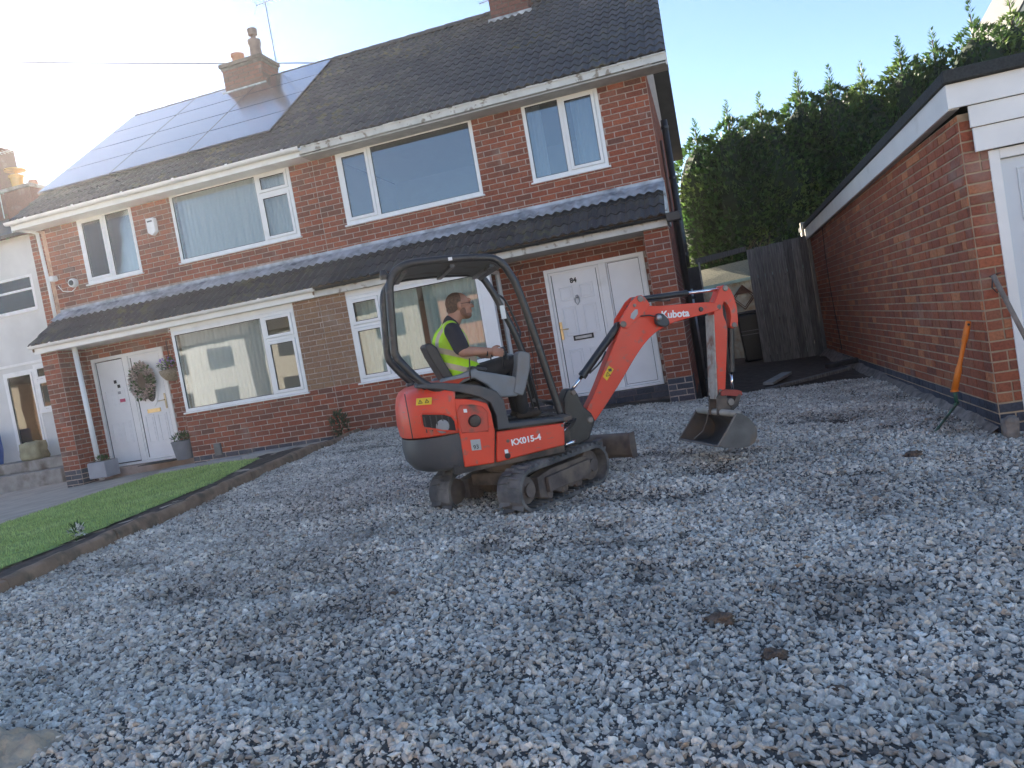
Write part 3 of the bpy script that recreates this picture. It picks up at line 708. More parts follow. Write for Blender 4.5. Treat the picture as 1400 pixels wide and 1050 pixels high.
# gravel -------------------------------------------------------------
PATCH = [(4.9, -6.9, .5, .16), (5.35, -7.3, .42, .2), (4.5, -7.2, .5, .16), (5.6, -7.75, .3, .12), (5.2, -7.9, .35, .12), (5.0, -4.6, .6, .25), (5.75, -5.35, .3, .2), (6.05, -4.7, .5, .2),
         (6.9, -3.2, .55, .25), (6.4, -8.15, .3, .15), (3.6, -8.9, .3, .1), (1.3, -7.2, .4, .15), (6.8, -5.9, .25, .15), (3.2, -3.4, .6, .25), (1.4, -2.6, .5, .25), (4.3, -9.0, .25, .12), (7.6, -4.1, .3, .15), (6.3, -8.4, .3, .12), (4.0, -2.2, .5, .2), (2.6, -8.0, .25, .1), (5.4, -6.2, .4, .15)]
def dirt(x, y):
    d = max(0, fbm(x, y, .9) * .9 + fbm(x, y, 2.6) * .6 + fbm(x + 9, y, 7) * .4 + .02) * .95
    for px, py, a, b in PATCH:
        q = ((x - px) / a) ** 2 + ((y - py) / b) ** 2; d = max(d, 1.15 * math.exp(-q * .9) * (.62 + 1.5 * fbm(x, y, 4.5) + .8 * fbm(x, y, 11)))
    if y > -1.2: d = max(d, .35 + .5 * fbm(x, y, 2))
    return min(1, max(0, d))
def zgrav(x, y):
    z = g(x, y) + .022 * fbm(x, y, 1.3) + .012 * fbm(x, y, 4)
    z -= .02 * dirt(x, y)
    z += .05 * math.exp(-((y + 9.55) / .22) ** 2) * (.6 + .5 * fbm(x, y, 2))
    return z
def gtop(x): return -.72 + (x - 5.39) * .27 if x > 5.35 else -.72
def gkeep(x, y): return x > kerb_x(y) + .04 and x < 8.4 + max(0, -(y + 4.9)) * 3 and y < min(gtop(x) + .05 * fbm(x, y, 3), 1.3)
m, t, bs, Pn = new_mat('gravel_base')
dn = nd(t, 'ShaderNodeAttribute', attribute_name='dirt').outputs['Fac']
cc = mixc(t, dn, ramp(t, noi(t, 40, 5, Pn), [(.3, (.05, .047, .044)), (.6, (.13, .125, .115))]), ramp(t, noi(t, 25, 5, Pn), [(.35, (.05, .042, .035)), (.7, (.12, .095, .075))]))
t.links.new(cc, bs.inputs['Base Color']); bs.inputs['Roughness'].default_value = .95; bump(t, bs, noi(t, 60, 6, Pn), 1, .03); grav_base = m
gr = sheet('gravel', .2, 9.8, -12.2, 1.2, 190, 270, zgrav, grav_base, 'stuff', gkeep, {'dirt': dirt, 'dens': lambda x, y: (4100 if y < -6.5 else 3000) * (1 - .45 * dirt(x, y)) * (1 if y > -10.6 else .6) * (0 if (x < 2.2 and y < -9.2) else 1)})
m, t, bs, Pn = new_mat('crushed_limestone')
r1 = nd(t, 'ShaderNodeObjectInfo').outputs['Random']
c = ramp(t, r1, [(0, (.17, .155, .135)), (.12, (.52, .46, .39)), (.35, (.80, .72, .61)), (.55, (.42, .375, .32)), (.78, (.90, .83, .72)), (.92, (.42, .31, .22)), (1, (.95, .90, .80))])
lum = ramp(t, noi(t, 1.7, 3, Pn), [(.3, .78), (.7, 1.18)]); c = mixc(t, 1.0, c, lum, 'MULTIPLY')
dn = nd(t, 'ShaderNodeAttribute', attribute_name='dirt', attribute_type='INSTANCER').outputs['Fac']
gn = ramp(t, noi(t, 90, 4, Pn), [(.3, .75), (.7, 1.2)]); c = mixc(t, .8, c, gn, 'MULTIPLY')
dm = nd(t, 'ShaderNodeMath', operation='MULTIPLY'); dm.inputs[1].default_value = .58; t.links.new(dn, dm.inputs[0])
c = mixc(t, dm.outputs[0], c, (.12, .095, .072)); t.links.new(c, bs.inputs['Base Color']); bs.inputs['Roughness'].default_value = .55; stone_m = m
stones = bpy.data.collections.new('stone_shapes')
for k in range(10):
    bm = bmesh.new(); e1, e2 = rng.uniform(.6, .95), rng.uniform(.32, .6)
    for i in range(15):
        v = Vector((rng.gauss(0, 1), rng.gauss(0, 1), rng.gauss(0, 1))).normalized() * rng.uniform(.85, 1.1); bm.verts.new((v.x, v.y * e1, v.z * e2))
    bmesh.ops.convex_hull(bm, input=bm.verts); loose = [v for v in bm.verts if not v.link_faces]; bmesh.ops.delete(bm, geom=loose, context='VERTS')
    me = bpy.data.meshes.new('stone'); bm.to_mesh(me); bm.free(); me.materials.append(stone_m)
    if k % 3 == 0: me.shade_smooth()
    stones.objects.link(bpy.data.objects.new('stone', me))
def scatter(o, coll, dens_attr, s0, s1, tilt, zoff=0., seed=1):
    gt = bpy.data.node_groups.new('scatter', 'GeometryNodeTree')
    gt.interface.new_socket('Geometry', in_out='INPUT', socket_type='NodeSocketGeometry'); gt.interface.new_socket('Geometry', in_out='OUTPUT', socket_type='NodeSocketGeometry')
    N = gt.nodes.new; Lk = gt.links.new
    i = N('NodeGroupInput'); ou = N('NodeGroupOutput'); d = N('GeometryNodeDistributePointsOnFaces'); na = N('GeometryNodeInputNamedAttribute'); na.inputs[0].default_value = dens_attr
    d.inputs['Seed'].default_value = seed
    Lk(i.outputs[0], d.inputs['Mesh']); Lk(na.outputs[0], d.inputs['Density'])
    ip = N('GeometryNodeInstanceOnPoints'); ci = N('GeometryNodeCollectionInfo'); ci.inputs[0].default_value = coll; ci.inputs['Separate Children'].default_value = True; ci.inputs['Reset Children'].default_value = True
    rr = N('FunctionNodeRandomValue'); rr.data_type = 'FLOAT_VECTOR'; rr.inputs[0].default_value = (-tilt, -tilt, 0); rr.inputs[1].default_value = (tilt, tilt, 6.283)
    rs = N('FunctionNodeRandomValue'); rs.data_type = 'FLOAT'; rs.inputs[2].default_value = 0; rs.inputs[3].default_value = 1; rs.inputs['Seed'].default_value = 7
    pw = N('ShaderNodeMath'); pw.operation = 'POWER'; pw.inputs[1].default_value = 2.6; ml = N('ShaderNodeMath'); ml.operation = 'MULTIPLY_ADD'; ml.inputs[1].default_value = s1 - s0; ml.inputs[2].default_value = s0
    Lk(rs.outputs[1], pw.inputs[0]); Lk(pw.outputs[0], ml.inputs[0])
    Lk(d.outputs['Points'], ip.inputs['Points']); Lk(ci.outputs[0], ip.inputs['Instance']); ip.inputs['Pick Instance'].default_value = True
    Lk(rr.outputs[0], ip.inputs['Rotation']); Lk(ml.outputs[0], ip.inputs['Scale'])
    j = N('GeometryNodeJoinGeometry'); Lk(ip.outputs[0], j.inputs[0]); Lk(i.outputs[0], j.inputs[0]); Lk(j.outputs[0], ou.inputs[0])
    md = o.modifiers.new('scatter', 'NODES'); md.node_group = gt
scatter(gr, stones, 'dens', .0075, .033, 1.15)
clod_m = M('clod_earth', (.13, .09, .065), .95, var=.5, scale=30, bmp=1, bscale=60)
# clods of soil lying on the gravel
for i, (x, y, s_, lab) in enumerate([(5.82, -8.50, .050, 'dark brown clod of earth on the gravel, largest one'), (6.02, -8.86, .042, 'crumbly brown clod of earth nearer the bottom of the gravel'), (6.20, -9.15, .028, 'small dark clod of earth low on the gravel near the camera'),
                                     (4.02, -8.05, .030, 'small brown clod of earth on the left part of the gravel'), (7.35, -5.35, .05, 'dark lump of earth on the gravel in front of the garage wall')]):
    bm = bmesh.new(); bmesh.ops.create_icosphere(bm, subdivisions=4, radius=1)
    for v in bm.verts: v.co *= 1 + .45 * noise.noise(v.co * 1.6 + Vector((i * 9, 0, 0))) + .25 * noise.noise(v.co * 4 + Vector((i, 3, 0))) + .12 * noise.noise(v.co * 10)
    for v in bm.verts: v.co = Vector((v.co.x * 1.25, v.co.y * .9, v.co.z * .6)) * s_
    me = bpy.data.meshes.new('earth_clod'); bm.to_mesh(me); bm.free(); me.shade_smooth()
    tag(link('earth_clod', me, clod_m, None, (x, y, g(x, y) + s_ * .15)), lab, 'clod', 'clods of earth lying on the gravel')
# crust of dried sand at the bottom corner
sandm = M('dried_sand', (.46, .37, .27), .95, var=.25, scale=10, bmp=1, bscale=45)
q = sheet('sand_heap', 2.3, 3.75, -10.6, -9.42, 150, 120, lambda x, y: g(x, y) - .06 + .17 * max(0, min(1, (-9.49 - y) * 6)) * max(0, min(1, (3.42 - x - .5 * (-9.6 - y)) * 3)) + .03 * fbm(x, y, 6) + .03 * fbm(x, y, 15) + .015 * fbm(x, y, 37), sandm, 'stuff')
# neighbour side: kerb edging, soil bed, lawn, path
def bedge(y): return -.01 - (y + 6.5) * .075 if y < -3 else -.27 - (y + 3) * .2
def lawn_in(x, y):
    if y > -1.45 + (x + 1.2) * -.0: return False
    r_ = kerb_x(y) - .80 - max(0, (y + 3.8)) * .22
    l_ = -3.15 + 0 * y
    if y > -2.5: l_ = -3.15 + (y + 2.5) * .1
    return l_ < x < r_ and y < -1.3 - (x + 3.1) * .35 + .3
sheet('garden_path', -16, .0, -12.5, 1.0, 60, 60, lambda x, y: gl(x, y) - .012 + .004 * fbm(x, y, 1), path_m, 'structure', lambda x, y: x < kerb_x(y) - .55 and y < (.0 if x > -5.2 else 1.2))
lw = sheet('lawn', -3.4, .3, -12.4, -1.0, 75, 210, lambda x, y: gl(x, y) + .012 + .006 * fbm(x, y, 3), M('lawn_base', (.26, .38, .10), .95, var=.3), 'structure', lawn_in)
sheet('planting_bed', -1.2, .95, -12.4, -.9, 60, 160, lambda x, y: gl(x, y) - .005 + .025 * fbm(x, y, 5) + .01 * fbm(x, y, 14), soil, 'structure', lambda x, y: kerb_x(y) - .95 - max(0, (y + 3.8)) * .22 < x < kerb_x(y) - .05 and y < -1.2)
vs = []; fs = []; rn = []
while len(fs) < 34000:
    x, y = rng.uniform(-3.3, .2), rng.uniform(-9.5, -1.2)
    if not lawn_in(x, y): continue
    z = gl(x, y) + .01; a = rng.uniform(0, 6.28); h = rng.uniform(.02, .04); wd = .004; b = len(vs)
    vs += [(x - wd * math.cos(a), y - wd * math.sin(a), z), (x + wd * math.cos(a), y + wd * math.sin(a), z), (x + rng.uniform(-.015, .015), y + rng.uniform(-.015, .015), z + h)]; fs.append((b, b + 1, b + 2)); rn += [rng.random()] * 3
me = bpy.data.meshes.new('grass'); me.from_pydata(vs, [], fs); a = me.attributes.new('rnd', 'FLOAT', 'POINT'); a.data.foreach_set('value', rn); me.update()
link('grass', me, grass_m)['kind'] = 'stuff'
K = empty('kerb_edging', (.6, -5, .7), 'low row of weathered brown edging stones between the lawn bed and the gravel', 'edging')
y = -11.8; k = 0
while y < -.85:
    Lk_ = .58; x = kerb_x(y); q = MB(K.location); zt = g(x, y) + .085 + rng.uniform(-.01, .01) - (.05 if y > -2.4 else 0); zt2 = g(kerb_x(y + Lk_), y + Lk_) + .085 + rng.uniform(-.01, .01) - (.05 if y > -3 else 0)
    a_ = rng.uniform(-.012, .012); w0 = .055; n = 6
    for i in range(n):
        ya, yb = y + Lk_ * i / n + (.004 if i == 0 else 0), y + Lk_ * (i + 1) / n - (.004 if i == n - 1 else 0)
    prof = [(-w0, -.25), (w0, -.25), (w0, .0), (w0 * .8, .028), (w0 * .35, .042), (-w0 * .35, .042), (-w0 * .8, .028), (-w0, .0)]
    vs = []; 
    for i in range(n + 1):
        f_ = i / n; yy = y + .004 + (Lk_ - .008) * f_; xx = kerb_x(yy) + a_; zz = zt * (1 - f_) + zt2 * f_
        for (px, pz) in prof: vs.append((xx + px + .008 * fbm(yy, px * 9, 5), yy, zz + pz - .03 + .012 * fbm(yy, px * 9 + 4, 6)))
    fs = [(i * 8 + j, i * 8 + (j + 1) % 8, i * 8 + 8 + (j + 1) % 8, i * 8 + 8 + j) for i in range(n) for j in range(8)] + [tuple(range(8))[::-1], tuple(range(n * 8, n * 8 + 8))]
    q.add(vs, fs); q.build('edging_stone', edging_m, K, smooth='auto'); y += Lk_; k += 1
# slab strip by the wall
for i, (x, y_, lab) in enumerate([(-2.75, -1.02, 'pale paving slab at the corner of the neighbour lawn under the window'), (-1.95, -1.02, 'pale paving slab in the middle of the strip under the neighbour window'), (-1.15, -1.02, 'pale paving slab at the kerb end of the strip under the window')]):
    tag(MB((x, y_, gl(x, y_))).box(x - .385, x + .385, y_ - .20, y_ + .20, gl(x, y_) - .05, gl(x, y_) + .025).build('paving_slab', M('pale_slab', (.40, .38, .35), .9, var=.15, scale=5), None, bevel=.008), lab, 'slab', 'paving slabs under the bay window')

# ------------------------------------------------------------------ garage
GX, GY = 8.176, -4.75
G_ = empty('brick_garage', (9.6, 0, .3), 'single-storey red brick garage with white fascia boards and dark felt roof', 'garage'); org = G_.location
m = MB(org); m.box(GX, GX + .2, GY, 5.6, .0, 3.0); m.box(GX + .2, GX + .225, GY, GY + .2, 0, 2.9); m.box(GX, 11.6, 5.4, 5.601, 0, 3.0); m.box(11.4, 11.6, GY, 5.4, 0, 3); m.box(10.9, 11.4, GY, GY + .2, 0, 2.9)
m.build('wall', mortar_g, G_)
def kg(u, z): return 'blue' if z < .56 else 'gar'
zr = .576 - 3 * BH
pcs = brick_wall((GX, 5.6), R(-90), 5.6 - GY, .10, 3.0, [], kg, zref=zr, header=.22, proud=.008)
pcs += brick_wall((GX, GY), 0, .225, .10, 2.95, [], kg, zref=zr, header=.3, proud=.008)
place_pieces(G_, 'brick', 'brickwork', pcs)
q = MB(org); q.box(8.36, 8.44, GY - .02, GY + .08, .35, 2.66); q.box(8.44, 10.9, GY - .02, GY + .08, 2.58, 2.66); q.box(10.82, 10.9, GY - .02, GY + .08, .35, 2.58); q.build('door_frame', upvc, G_, bevel=.005)
gd = MB(org).box(8.445, 10.815, GY + .03, GY + .07, .37, 2.575).build('garage_door', gdoor, G_)
for i in range(4):
    for j in range(4):
        x = 8.56 + i * .57; z = .46 + j * .53; q = MB(org); b_ = .016
        for a_ in ((x, x + .48, z, z + b_), (x, x + .48, z + .44 - b_, z + .44), (x, x + b_, z + b_, z + .44 - b_), (x + .48 - b_, x + .48, z + b_, z + .44 - b_)): q.box(a_[0], a_[1], GY + .018, GY + .0295, a_[2], a_[3])
        q.box(x + .05, x + .43, GY + .02, GY + .0295, z + .05, z + .39); q.build('door_panel', gdoor, gd, bevel=.004)
def tapered(x0, x1, ya, yb, za0, za1, zb0, zb1): # box whose heights vary with y
    return MB(org).add([(x0, ya, za0), (x1, ya, za0), (x1, yb, zb0), (x0, yb, zb0), (x0, ya, za1), (x1, ya, za1), (x1, yb, zb1), (x0, yb, zb1)], [(0, 3, 2, 1), (4, 5, 6, 7), (0, 1, 5, 4), (1, 2, 6, 5), (2, 3, 7, 6), (3, 0, 4, 7)])
lerp = lambda y, a, b: a + (b - a) * (y - GY) / (5.6 - GY)
ys = [GY - .10, 3.3, 3.95, 5.75]
for ya, yb in zip(ys, ys[1:]): tapered(8.085, 8.11, ya, yb - .008, lerp(ya, 3.03, 2.84), lerp(ya, 3.235, 3.06), lerp(yb, 3.03, 2.84), lerp(yb, 3.235, 3.06)).build('side_fascia', upvc, G_, bevel=.003)
tapered(8.06, 8.12, GY - .14, 5.8, 3.24, 3.335, 3.065, 3.16).build('felt_edge', felt, G_, bevel=.01)
tapered(8.1205, 11.8, GY - .14, 5.8, 3.24, 3.30, 3.065, 3.13).build('roof', felt, G_)
MB(org).box(8.06, 11.8, GY - .19, GY - .1405, 3.24, 3.34).build('felt_edge', felt, G_, bevel=.01)
MB(org).box(8.085, 11.7, GY - .125, GY - .101, 3.04, 3.235).build('front_fascia', upvc, G_, bevel=.003)
MB(org).box(8.235, 11.6, GY - .10, GY - .078, 2.862, 3.036).build('front_fascia', upvc, G_, bevel=.003)
MB(org).box(8.255, 11.6, GY - .076, GY - .05, 2.665, 2.858).build('front_fascia', upvc, G_, bevel=.003)
tapered(8.111, 8.17, GY - .1, 5.7, 3.03, 3.04, 2.85, 2.86).build('soffit', soff, G_)
pts = [(8.155, 3.15 + .15 * math.sin(i * .3), 2.9 - i * .16) for i in range(15)]
MB(org).tube(pts, .007, 5).build('cable', black_p, G_)
rgh = M('rough_concrete', (.24, .20, .17), .95, var=.4, scale=10, bmp=1, bscale=30)
def lump(name, c, sx, sy, sz, seed, mat, lab, cat, grp=None):
    bm = bmesh.new(); bmesh.ops.create_cube(bm, size=2); bmesh.ops.subdivide_edges(bm, edges=bm.edges, cuts=5, use_grid_fill=True)
    for v in bm.verts:
        n_ = v.co.normalized() * v.co.length ** .8; v.co = n_ * (1 + .22 * noise.noise(v.co * 1.3 + Vector((seed, 0, 0))) + .08 * noise.noise(v.co * 4)); v.co = Vector((v.co.x * sx, v.co.y * sy, v.co.z * sz)) * .8
    me = bpy.data.meshes.new(name); bm.to_mesh(me); bm.free(); me.shade_smooth(); return tag(link(name, me, mat, None, c), lab, cat, grp)
lump('concrete_lump', (8.20, -4.90, .36), .07, .06, .15, 3, rgh, 'rough upright lump of old concrete at the garage corner', 'concrete')
lump('concrete_lump', (8.55, -5.02, .32), .16, .09, .08, 8, rgh, 'flat rough lump of concrete in front of the garage door frame', 'concrete')
q = MB((8.1, 0, .3)); vs = []
for i in range(60):
    y = 5.3 - i * .17
    for (x, z) in ((8.175, g(8.1, y) + .075 + .05 * fbm(y, 0, 3)), (8.12 + .03 * fbm(y, 5, 5), g(8.1, y) + .035 + .07 * fbm(y, 1, 5)), (8.03 + .05 * fbm(y, 8, 5), g(8.1, y) - .06)): vs.append((x, y, z))
q.add(vs, [(i * 3 + j, i * 3 + 1 + j, i * 3 + 4 + j, i * 3 + 3 + j) for i in range(59) for j in range(2)]); o = q.build('dirt_bank', rgh, None, smooth=True); o['kind'] = 'structure'

# ------------------------------------------------------------------ gate and fences
F_ = empty('board_gate', (7.55, 5.05, .5), 'tall closed grey board gate beside the far end of the garage', 'gate'); org = F_.location
x = 6.90
while x < 8.15:
    wd = rng.uniform(.135, .15); q = MB(org); dz = rng.uniform(-.012, .012); t0 = 2.87 + (x - 6.9) * .06 + dz; yj = rng.uniform(-.006, .006)
    q.box(x, min(x + wd, 8.168), 5.0 + yj, 5.022 + yj, .47, t0); q.build('board', wood_g, F_, bevel=.003); x += wd + .007
for z in (.8, 1.7, 2.6): MB(org).box(6.92, 8.14, 5.03, 5.08, z, z + .09).build('rail', wood_g, F_)
o = MB((8.09, 5.16, .4)).box(8.03, 8.15, 5.10, 5.22, .4, 3.22).build('gate_post', M('pale_post_wood', (.30, .29, .26), .9, var=.3, scale=9, bmp=.5), None, bevel=.01); tag(o, 'pale square post between the gate and the garage fascia', 'post')
B_ = empty('fence_top_rail', (6.4, 5.1, 2.75), 'weathered horizontal rail spanning the open passage beside the gate', 'rail')
MB(B_.location).add([(5.86, 5.0, 2.76), (6.9, 5.0, 2.85), (6.9, 5.06, 2.85), (5.86, 5.06, 2.76), (5.86, 5.0, 2.89), (6.9, 5.0, 2.95), (6.9, 5.06, 2.95), (5.86, 5.06, 2.89)], [(0, 3, 2, 1), (4, 5, 6, 7), (0, 1, 5, 4), (1, 2, 6, 5), (2, 3, 7, 6), (3, 0, 4, 7)]).build('rail', wood_g, B_)
D_ = empty('passage_fence', (5.83, 4.9, .4), 'dark upright boards standing close beside the house drainpipes', 'fence'); org = D_.location
dkw = M('dark_wet_wood', (.045, .04, .04), .85, var=.4, scale=10, bmp=.5)
for i in range(1): MB(org).box(5.66, 5.90, 4.96, 4.985, .45, 2.72).build('board', dkw, D_)
MB(org).box(5.90, 5.935, 4.955, 4.99, .45, 2.80).build('edge_batten', M('split_pale_wood', (.36, .33, .28), .9, var=.4, scale=14, bmp=.5), D_)
MB(org).box(5.64, 5.66, 4.95, 5.0, .45, 2.74).build('post', dkw, D_)
# wheelie bin
W_ = empty('wheelie_bin', (6.76, 5.75, .48), 'black wheelie bin behind the gate opening', 'bin'); org = W_.location
q = MB(org); q.add([(6.58, 5.5, .52), (6.95, 5.5, .52), (6.95, 5.95, .52), (6.58, 5.95, .52), (6.52, 5.42, 1.55), (7.0, 5.42, 1.55), (7.0, 6.0, 1.55), (6.52, 6.0, 1.55)], [(0, 3, 2, 1), (4, 5, 6, 7), (0, 1, 5, 4), (1, 2, 6, 5), (2, 3, 7, 6), (3, 0, 4, 7)]); q.build('body', black_p, W_, bevel=.03)
MB(org).box(6.50, 7.02, 5.40, 6.03, 1.555, 1.61).build('lid', black_p, W_, bevel=.02)
for z in (1.10, 1.18): MB(org).box(6.55, 6.98, 5.435, 5.46, z, z + .012).build('rib', M('bin_rib', (.16, .17, .2), .4), W_)
for x in (6.60, 6.93): MB(org).lathe([(.11, -.03), (.11, .03)], (x, 6.0, .60), 16, 'x').build('wheel', black_p, W_)
# planks on the soil
for i, (c, L_, wd, a, lab) in enumerate([((6.83, .62, .54), .95, .16, 68, 'short pale board end lying on the soil beside the path to the gate'), ((7.25, .28, .50), 1.5, .10, 32, 'long grey plank lying along the edge of the gravel near the garage'), ((7.95, 1.55, .53), .6, .14, 20, 'dark old sleeper end lying against the foot of the garage wall')]):
    o = MB().box(-L_ / 2, L_ / 2, -wd / 2, wd / 2, -.02, .025 + .03 * (i == 2)).build('timber_plank', (M('pale_plank', (.30, .30, .28), .9, var=.25, scale=8), wood_g, dkw)[i], None, bevel=.006, loc=c); o.rotation_euler = (R(2), R(-2), R(a)); tag(o, lab, 'plank', 'old boards lying on the soil')
# shed and back garden fence beyond
S_ = empty('garden_shed', (6.6, 7.7, .3), 'pale blue board shed with a green felt roof beyond the gate', 'shed'); org = S_.location
x = 5.0
shm = M('flaking_blue_paint', (.40, .46, .43), .8, var=.2, scale=6, bmp=.3, dirt=(.30, .27, .20), dscale=5, dlo=.42, dhi=.6)
while x < 8.0:
    MB(org).box(x, x + .104, 7.3 + rng.uniform(-.004, .004), 7.318, .3, 2.27 + (x - 5.9) * .045).build('board', shm, S_); x += .11
MB(org).add([(4.9, 7.2, 2.25), (8.2, 7.2, 2.38), (8.2, 7.2, 2.43), (4.9, 7.2, 2.30), (4.9, 8.15, 2.74), (8.2, 8.15, 2.90)], [(0, 1, 2, 3), (3, 2, 5, 4), (0, 4, 5, 1)]).build('roof', felt_g, S_)
MB(org).add([(4.9, 7.17, 2.30), (8.2, 7.17, 2.43), (8.2, 7.17, 2.36), (4.9, 7.17, 2.23), (4.9, 7.19, 2.30), (8.2, 7.19, 2.43), (8.2, 7.19, 2.36), (4.9, 7.19, 2.23)], [(0, 1, 2, 3), (4, 7, 6, 5), (0, 4, 5, 1), (1, 5, 6, 2), (2, 6, 7, 3), (3, 7, 4, 0)]).build('fascia', M('turquoise_paint', (.30, .50, .47), .6), S_)
MB(org).box(5.0, 8.0, 7.33, 8.1, .3, 2.22).build('wall', shm, S_)
cx_, cz_ = 6.80, 1.93                                    # diamond hanging on the shed
q = MB((cx_, 7.25, cz_))
for r_, hw in ((.88, .014), (.70, .010)):
    pt = [(cx_, cz_ + .33 * r_), (cx_ + .30 * r_, cz_), (cx_, cz_ - .33 * r_), (cx_ - .30 * r_, cz_)]
    for i in range(4): a, b = pt[i], pt[(i + 1) % 4]; q.tube([(a[0], 7.25, a[1]), (b[0], 7.25, b[1])], hw, 6)
q.add([(cx_, 7.255, cz_ + .27), (cx_ - .18, 7.255, cz_ + .09), (cx_ + .18, 7.255, cz_ + .09)], [(0, 1, 2)])
tag(q.build('diamond_ornament', M('rusty_wire', (.10, .06, .045), .8), None), 'rusty diamond-shaped ornament hanging on the blue shed wall', 'ornament')

# ------------------------------------------------------------------ conifers
def sprays(n, fn, mb_v, mb_f, mb_r):
    for _ in range(n):
        p, d, l, wd, rr = fn(); d = d.normalized(); sd_ = d.cross(Vector((rng.gauss(0, 1), rng.gauss(0, 1), rng.gauss(0, 1)))).normalized()
        b = len(mb_v); k = p + d * l * .5 + Vector((0, 0, -.06 * l))
        mb_v += [p, k + sd_ * wd, p + d * l + Vector((0, 0, -.12 * l)), k - sd_ * wd, p + d * l * .55 + sd_ * wd * 2.2, p + d * l * .35 - sd_ * wd * 2.4]
        mb_f += [(b, b + 1, b + 2, b + 3), (b, b + 4, b + 1), (b, b + 3, b + 5)]; mb_r += [rr] * 6
def conifer(x, y, h, r, seed, label, n=5200):
    T_ = empty('conifer_tree', (x, y, .4), label, 'tree', group='conifers behind the gate'); st = rng.getstate(); rng.seed(seed); zb = .0
    q = MB(); q.tube([(0, 0, 0), (.03, .02, h * .4), (0, 0, h * .8), (0, 0, h * .96)], [.14, .10, .05, .012], 8); q.build('trunk', bark, T_, smooth=True, loc=(0, 0, 0))
    leaders = [(0, 0, h)] + [(rng.uniform(-.45, .45), rng.uniform(-.4, .4), h * rng.uniform(.88, .95)) for _ in range(2)]
    ph = rng.uniform(0, 9)
    def rad(t, a):
        base = r * 1.15 * (1 - t ** 6) ** .75 if t < 1 else 0
        return base * (1 + .28 * noise.noise(Vector((math.cos(a) * 1.6, math.sin(a) * 1.6, t * 5 + ph))) + .12 * noise.noise(Vector((math.cos(a) * 5, math.sin(a) * 5, t * 16 + ph))))
    V, F, RN = [], [], []
    hc = h * .90
    def f1():
        t = 1 - (1 - rng.random()) ** .8; a = rng.uniform(0, 6.28)
        if rng.random() < .7: a = rng.uniform(PI * .9, PI * 2.1)       # more on the visible, south side
        rr = rad(t, a) * (1 - .22 * rng.random() ** 2); p = Vector((rr * math.cos(a), rr * math.sin(a), .15 + t * hc))
        d = Vector((math.cos(a), math.sin(a), .35 + .5 * t + rng.uniform(-.5, .5))) + Vector((rng.gauss(0, .35), rng.gauss(0, .35), 0))
        return p, d, rng.uniform(.10, .24), rng.uniform(.016, .032), rng.random()
    sprays(n, f1, V, F, RN)
    for lx, ly, lz in leaders:                                       # feathery leading shoots
        z0 = lz * .80
        def f2():
            t = rng.random(); rr = .36 * (1 - t) ** .8; a = rng.uniform(0, 6.28); p = Vector((lx * (.4 + .6 * t) + .2 * rr * math.cos(a), ly * (.4 + .6 * t) + .2 * rr * math.sin(a), z0 + (lz - z0) * t))
            return p, Vector((math.cos(a), math.sin(a), .75 + .6 * t)), .10 + rr * .9 * rng.uniform(.6, 1.1), rng.uniform(.006, .012), rng.uniform(.6, 1)
        sprays(150, f2, V, F, RN)
    me = bpy.data.meshes.new('crown'); me.from_pydata([tuple(v) for v in V], [], F); a = me.attributes.new('rnd', 'FLOAT', 'POINT'); a.data.foreach_set('value', RN); me.update()
    cr = link('crown', me, conifer_m, T_)
    for lx, ly, lz in leaders[1:]: MB().tube([(0, 0, h * .5), (lx * .6, ly * .6, h * .72), (lx, ly, lz)], [.04, .02, .005], 5).build('leading_shoot', bark, cr)
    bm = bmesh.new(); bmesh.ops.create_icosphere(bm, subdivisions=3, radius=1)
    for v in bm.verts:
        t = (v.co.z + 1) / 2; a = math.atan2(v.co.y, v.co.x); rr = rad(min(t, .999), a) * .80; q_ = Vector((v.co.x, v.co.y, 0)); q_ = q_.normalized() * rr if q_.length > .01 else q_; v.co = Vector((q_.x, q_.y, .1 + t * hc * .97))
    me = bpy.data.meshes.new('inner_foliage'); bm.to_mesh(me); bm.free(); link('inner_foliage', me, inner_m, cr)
    rng.setstate(st)
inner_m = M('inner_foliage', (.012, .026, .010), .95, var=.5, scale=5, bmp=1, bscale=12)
TL = [(6.25, 8.9, 6.3, 'shortest conifer close to the house gable with a thin pale tip'), (7.1, 8.8, 6.55, 'conifer second along from the house gable with a bright feathery tip'), (7.95, 9.0, 6.6, 'conifer with a slim tip above the board gate'), (8.95, 9.1, 6.9, 'conifer with a tall feathery spire above the gate post'), (9.7, 9.0, 6.85, 'conifer with twin pale tips above the far end of the garage'), (10.5, 9.2, 6.8, 'conifer in front of the distant roof peak above the garage'), (11.4, 9.1, 7.15, 'bushy conifer with several small tips above the garage roof'), (12.2, 9.2, 7.2, 'lighter green conifer rising over the garage roof'), (13.1, 9.2, 7.6, 'sunlit conifer with loose sprays over the middle of the garage roof'), (14.0, 9.3, 7.7, 'tall loose conifer beside the sunlit gable at the picture edge'), (15.2, 9.4, 7.8, 'outermost conifer under the sunlit gable')]
for i, (x, y, h, lb) in enumerate(TL): conifer(x + .1, y + .75, h * 1.02, 1.0 + .12 * (i % 3), 40 + i, lb, 5200 if i < 8 else 3600)
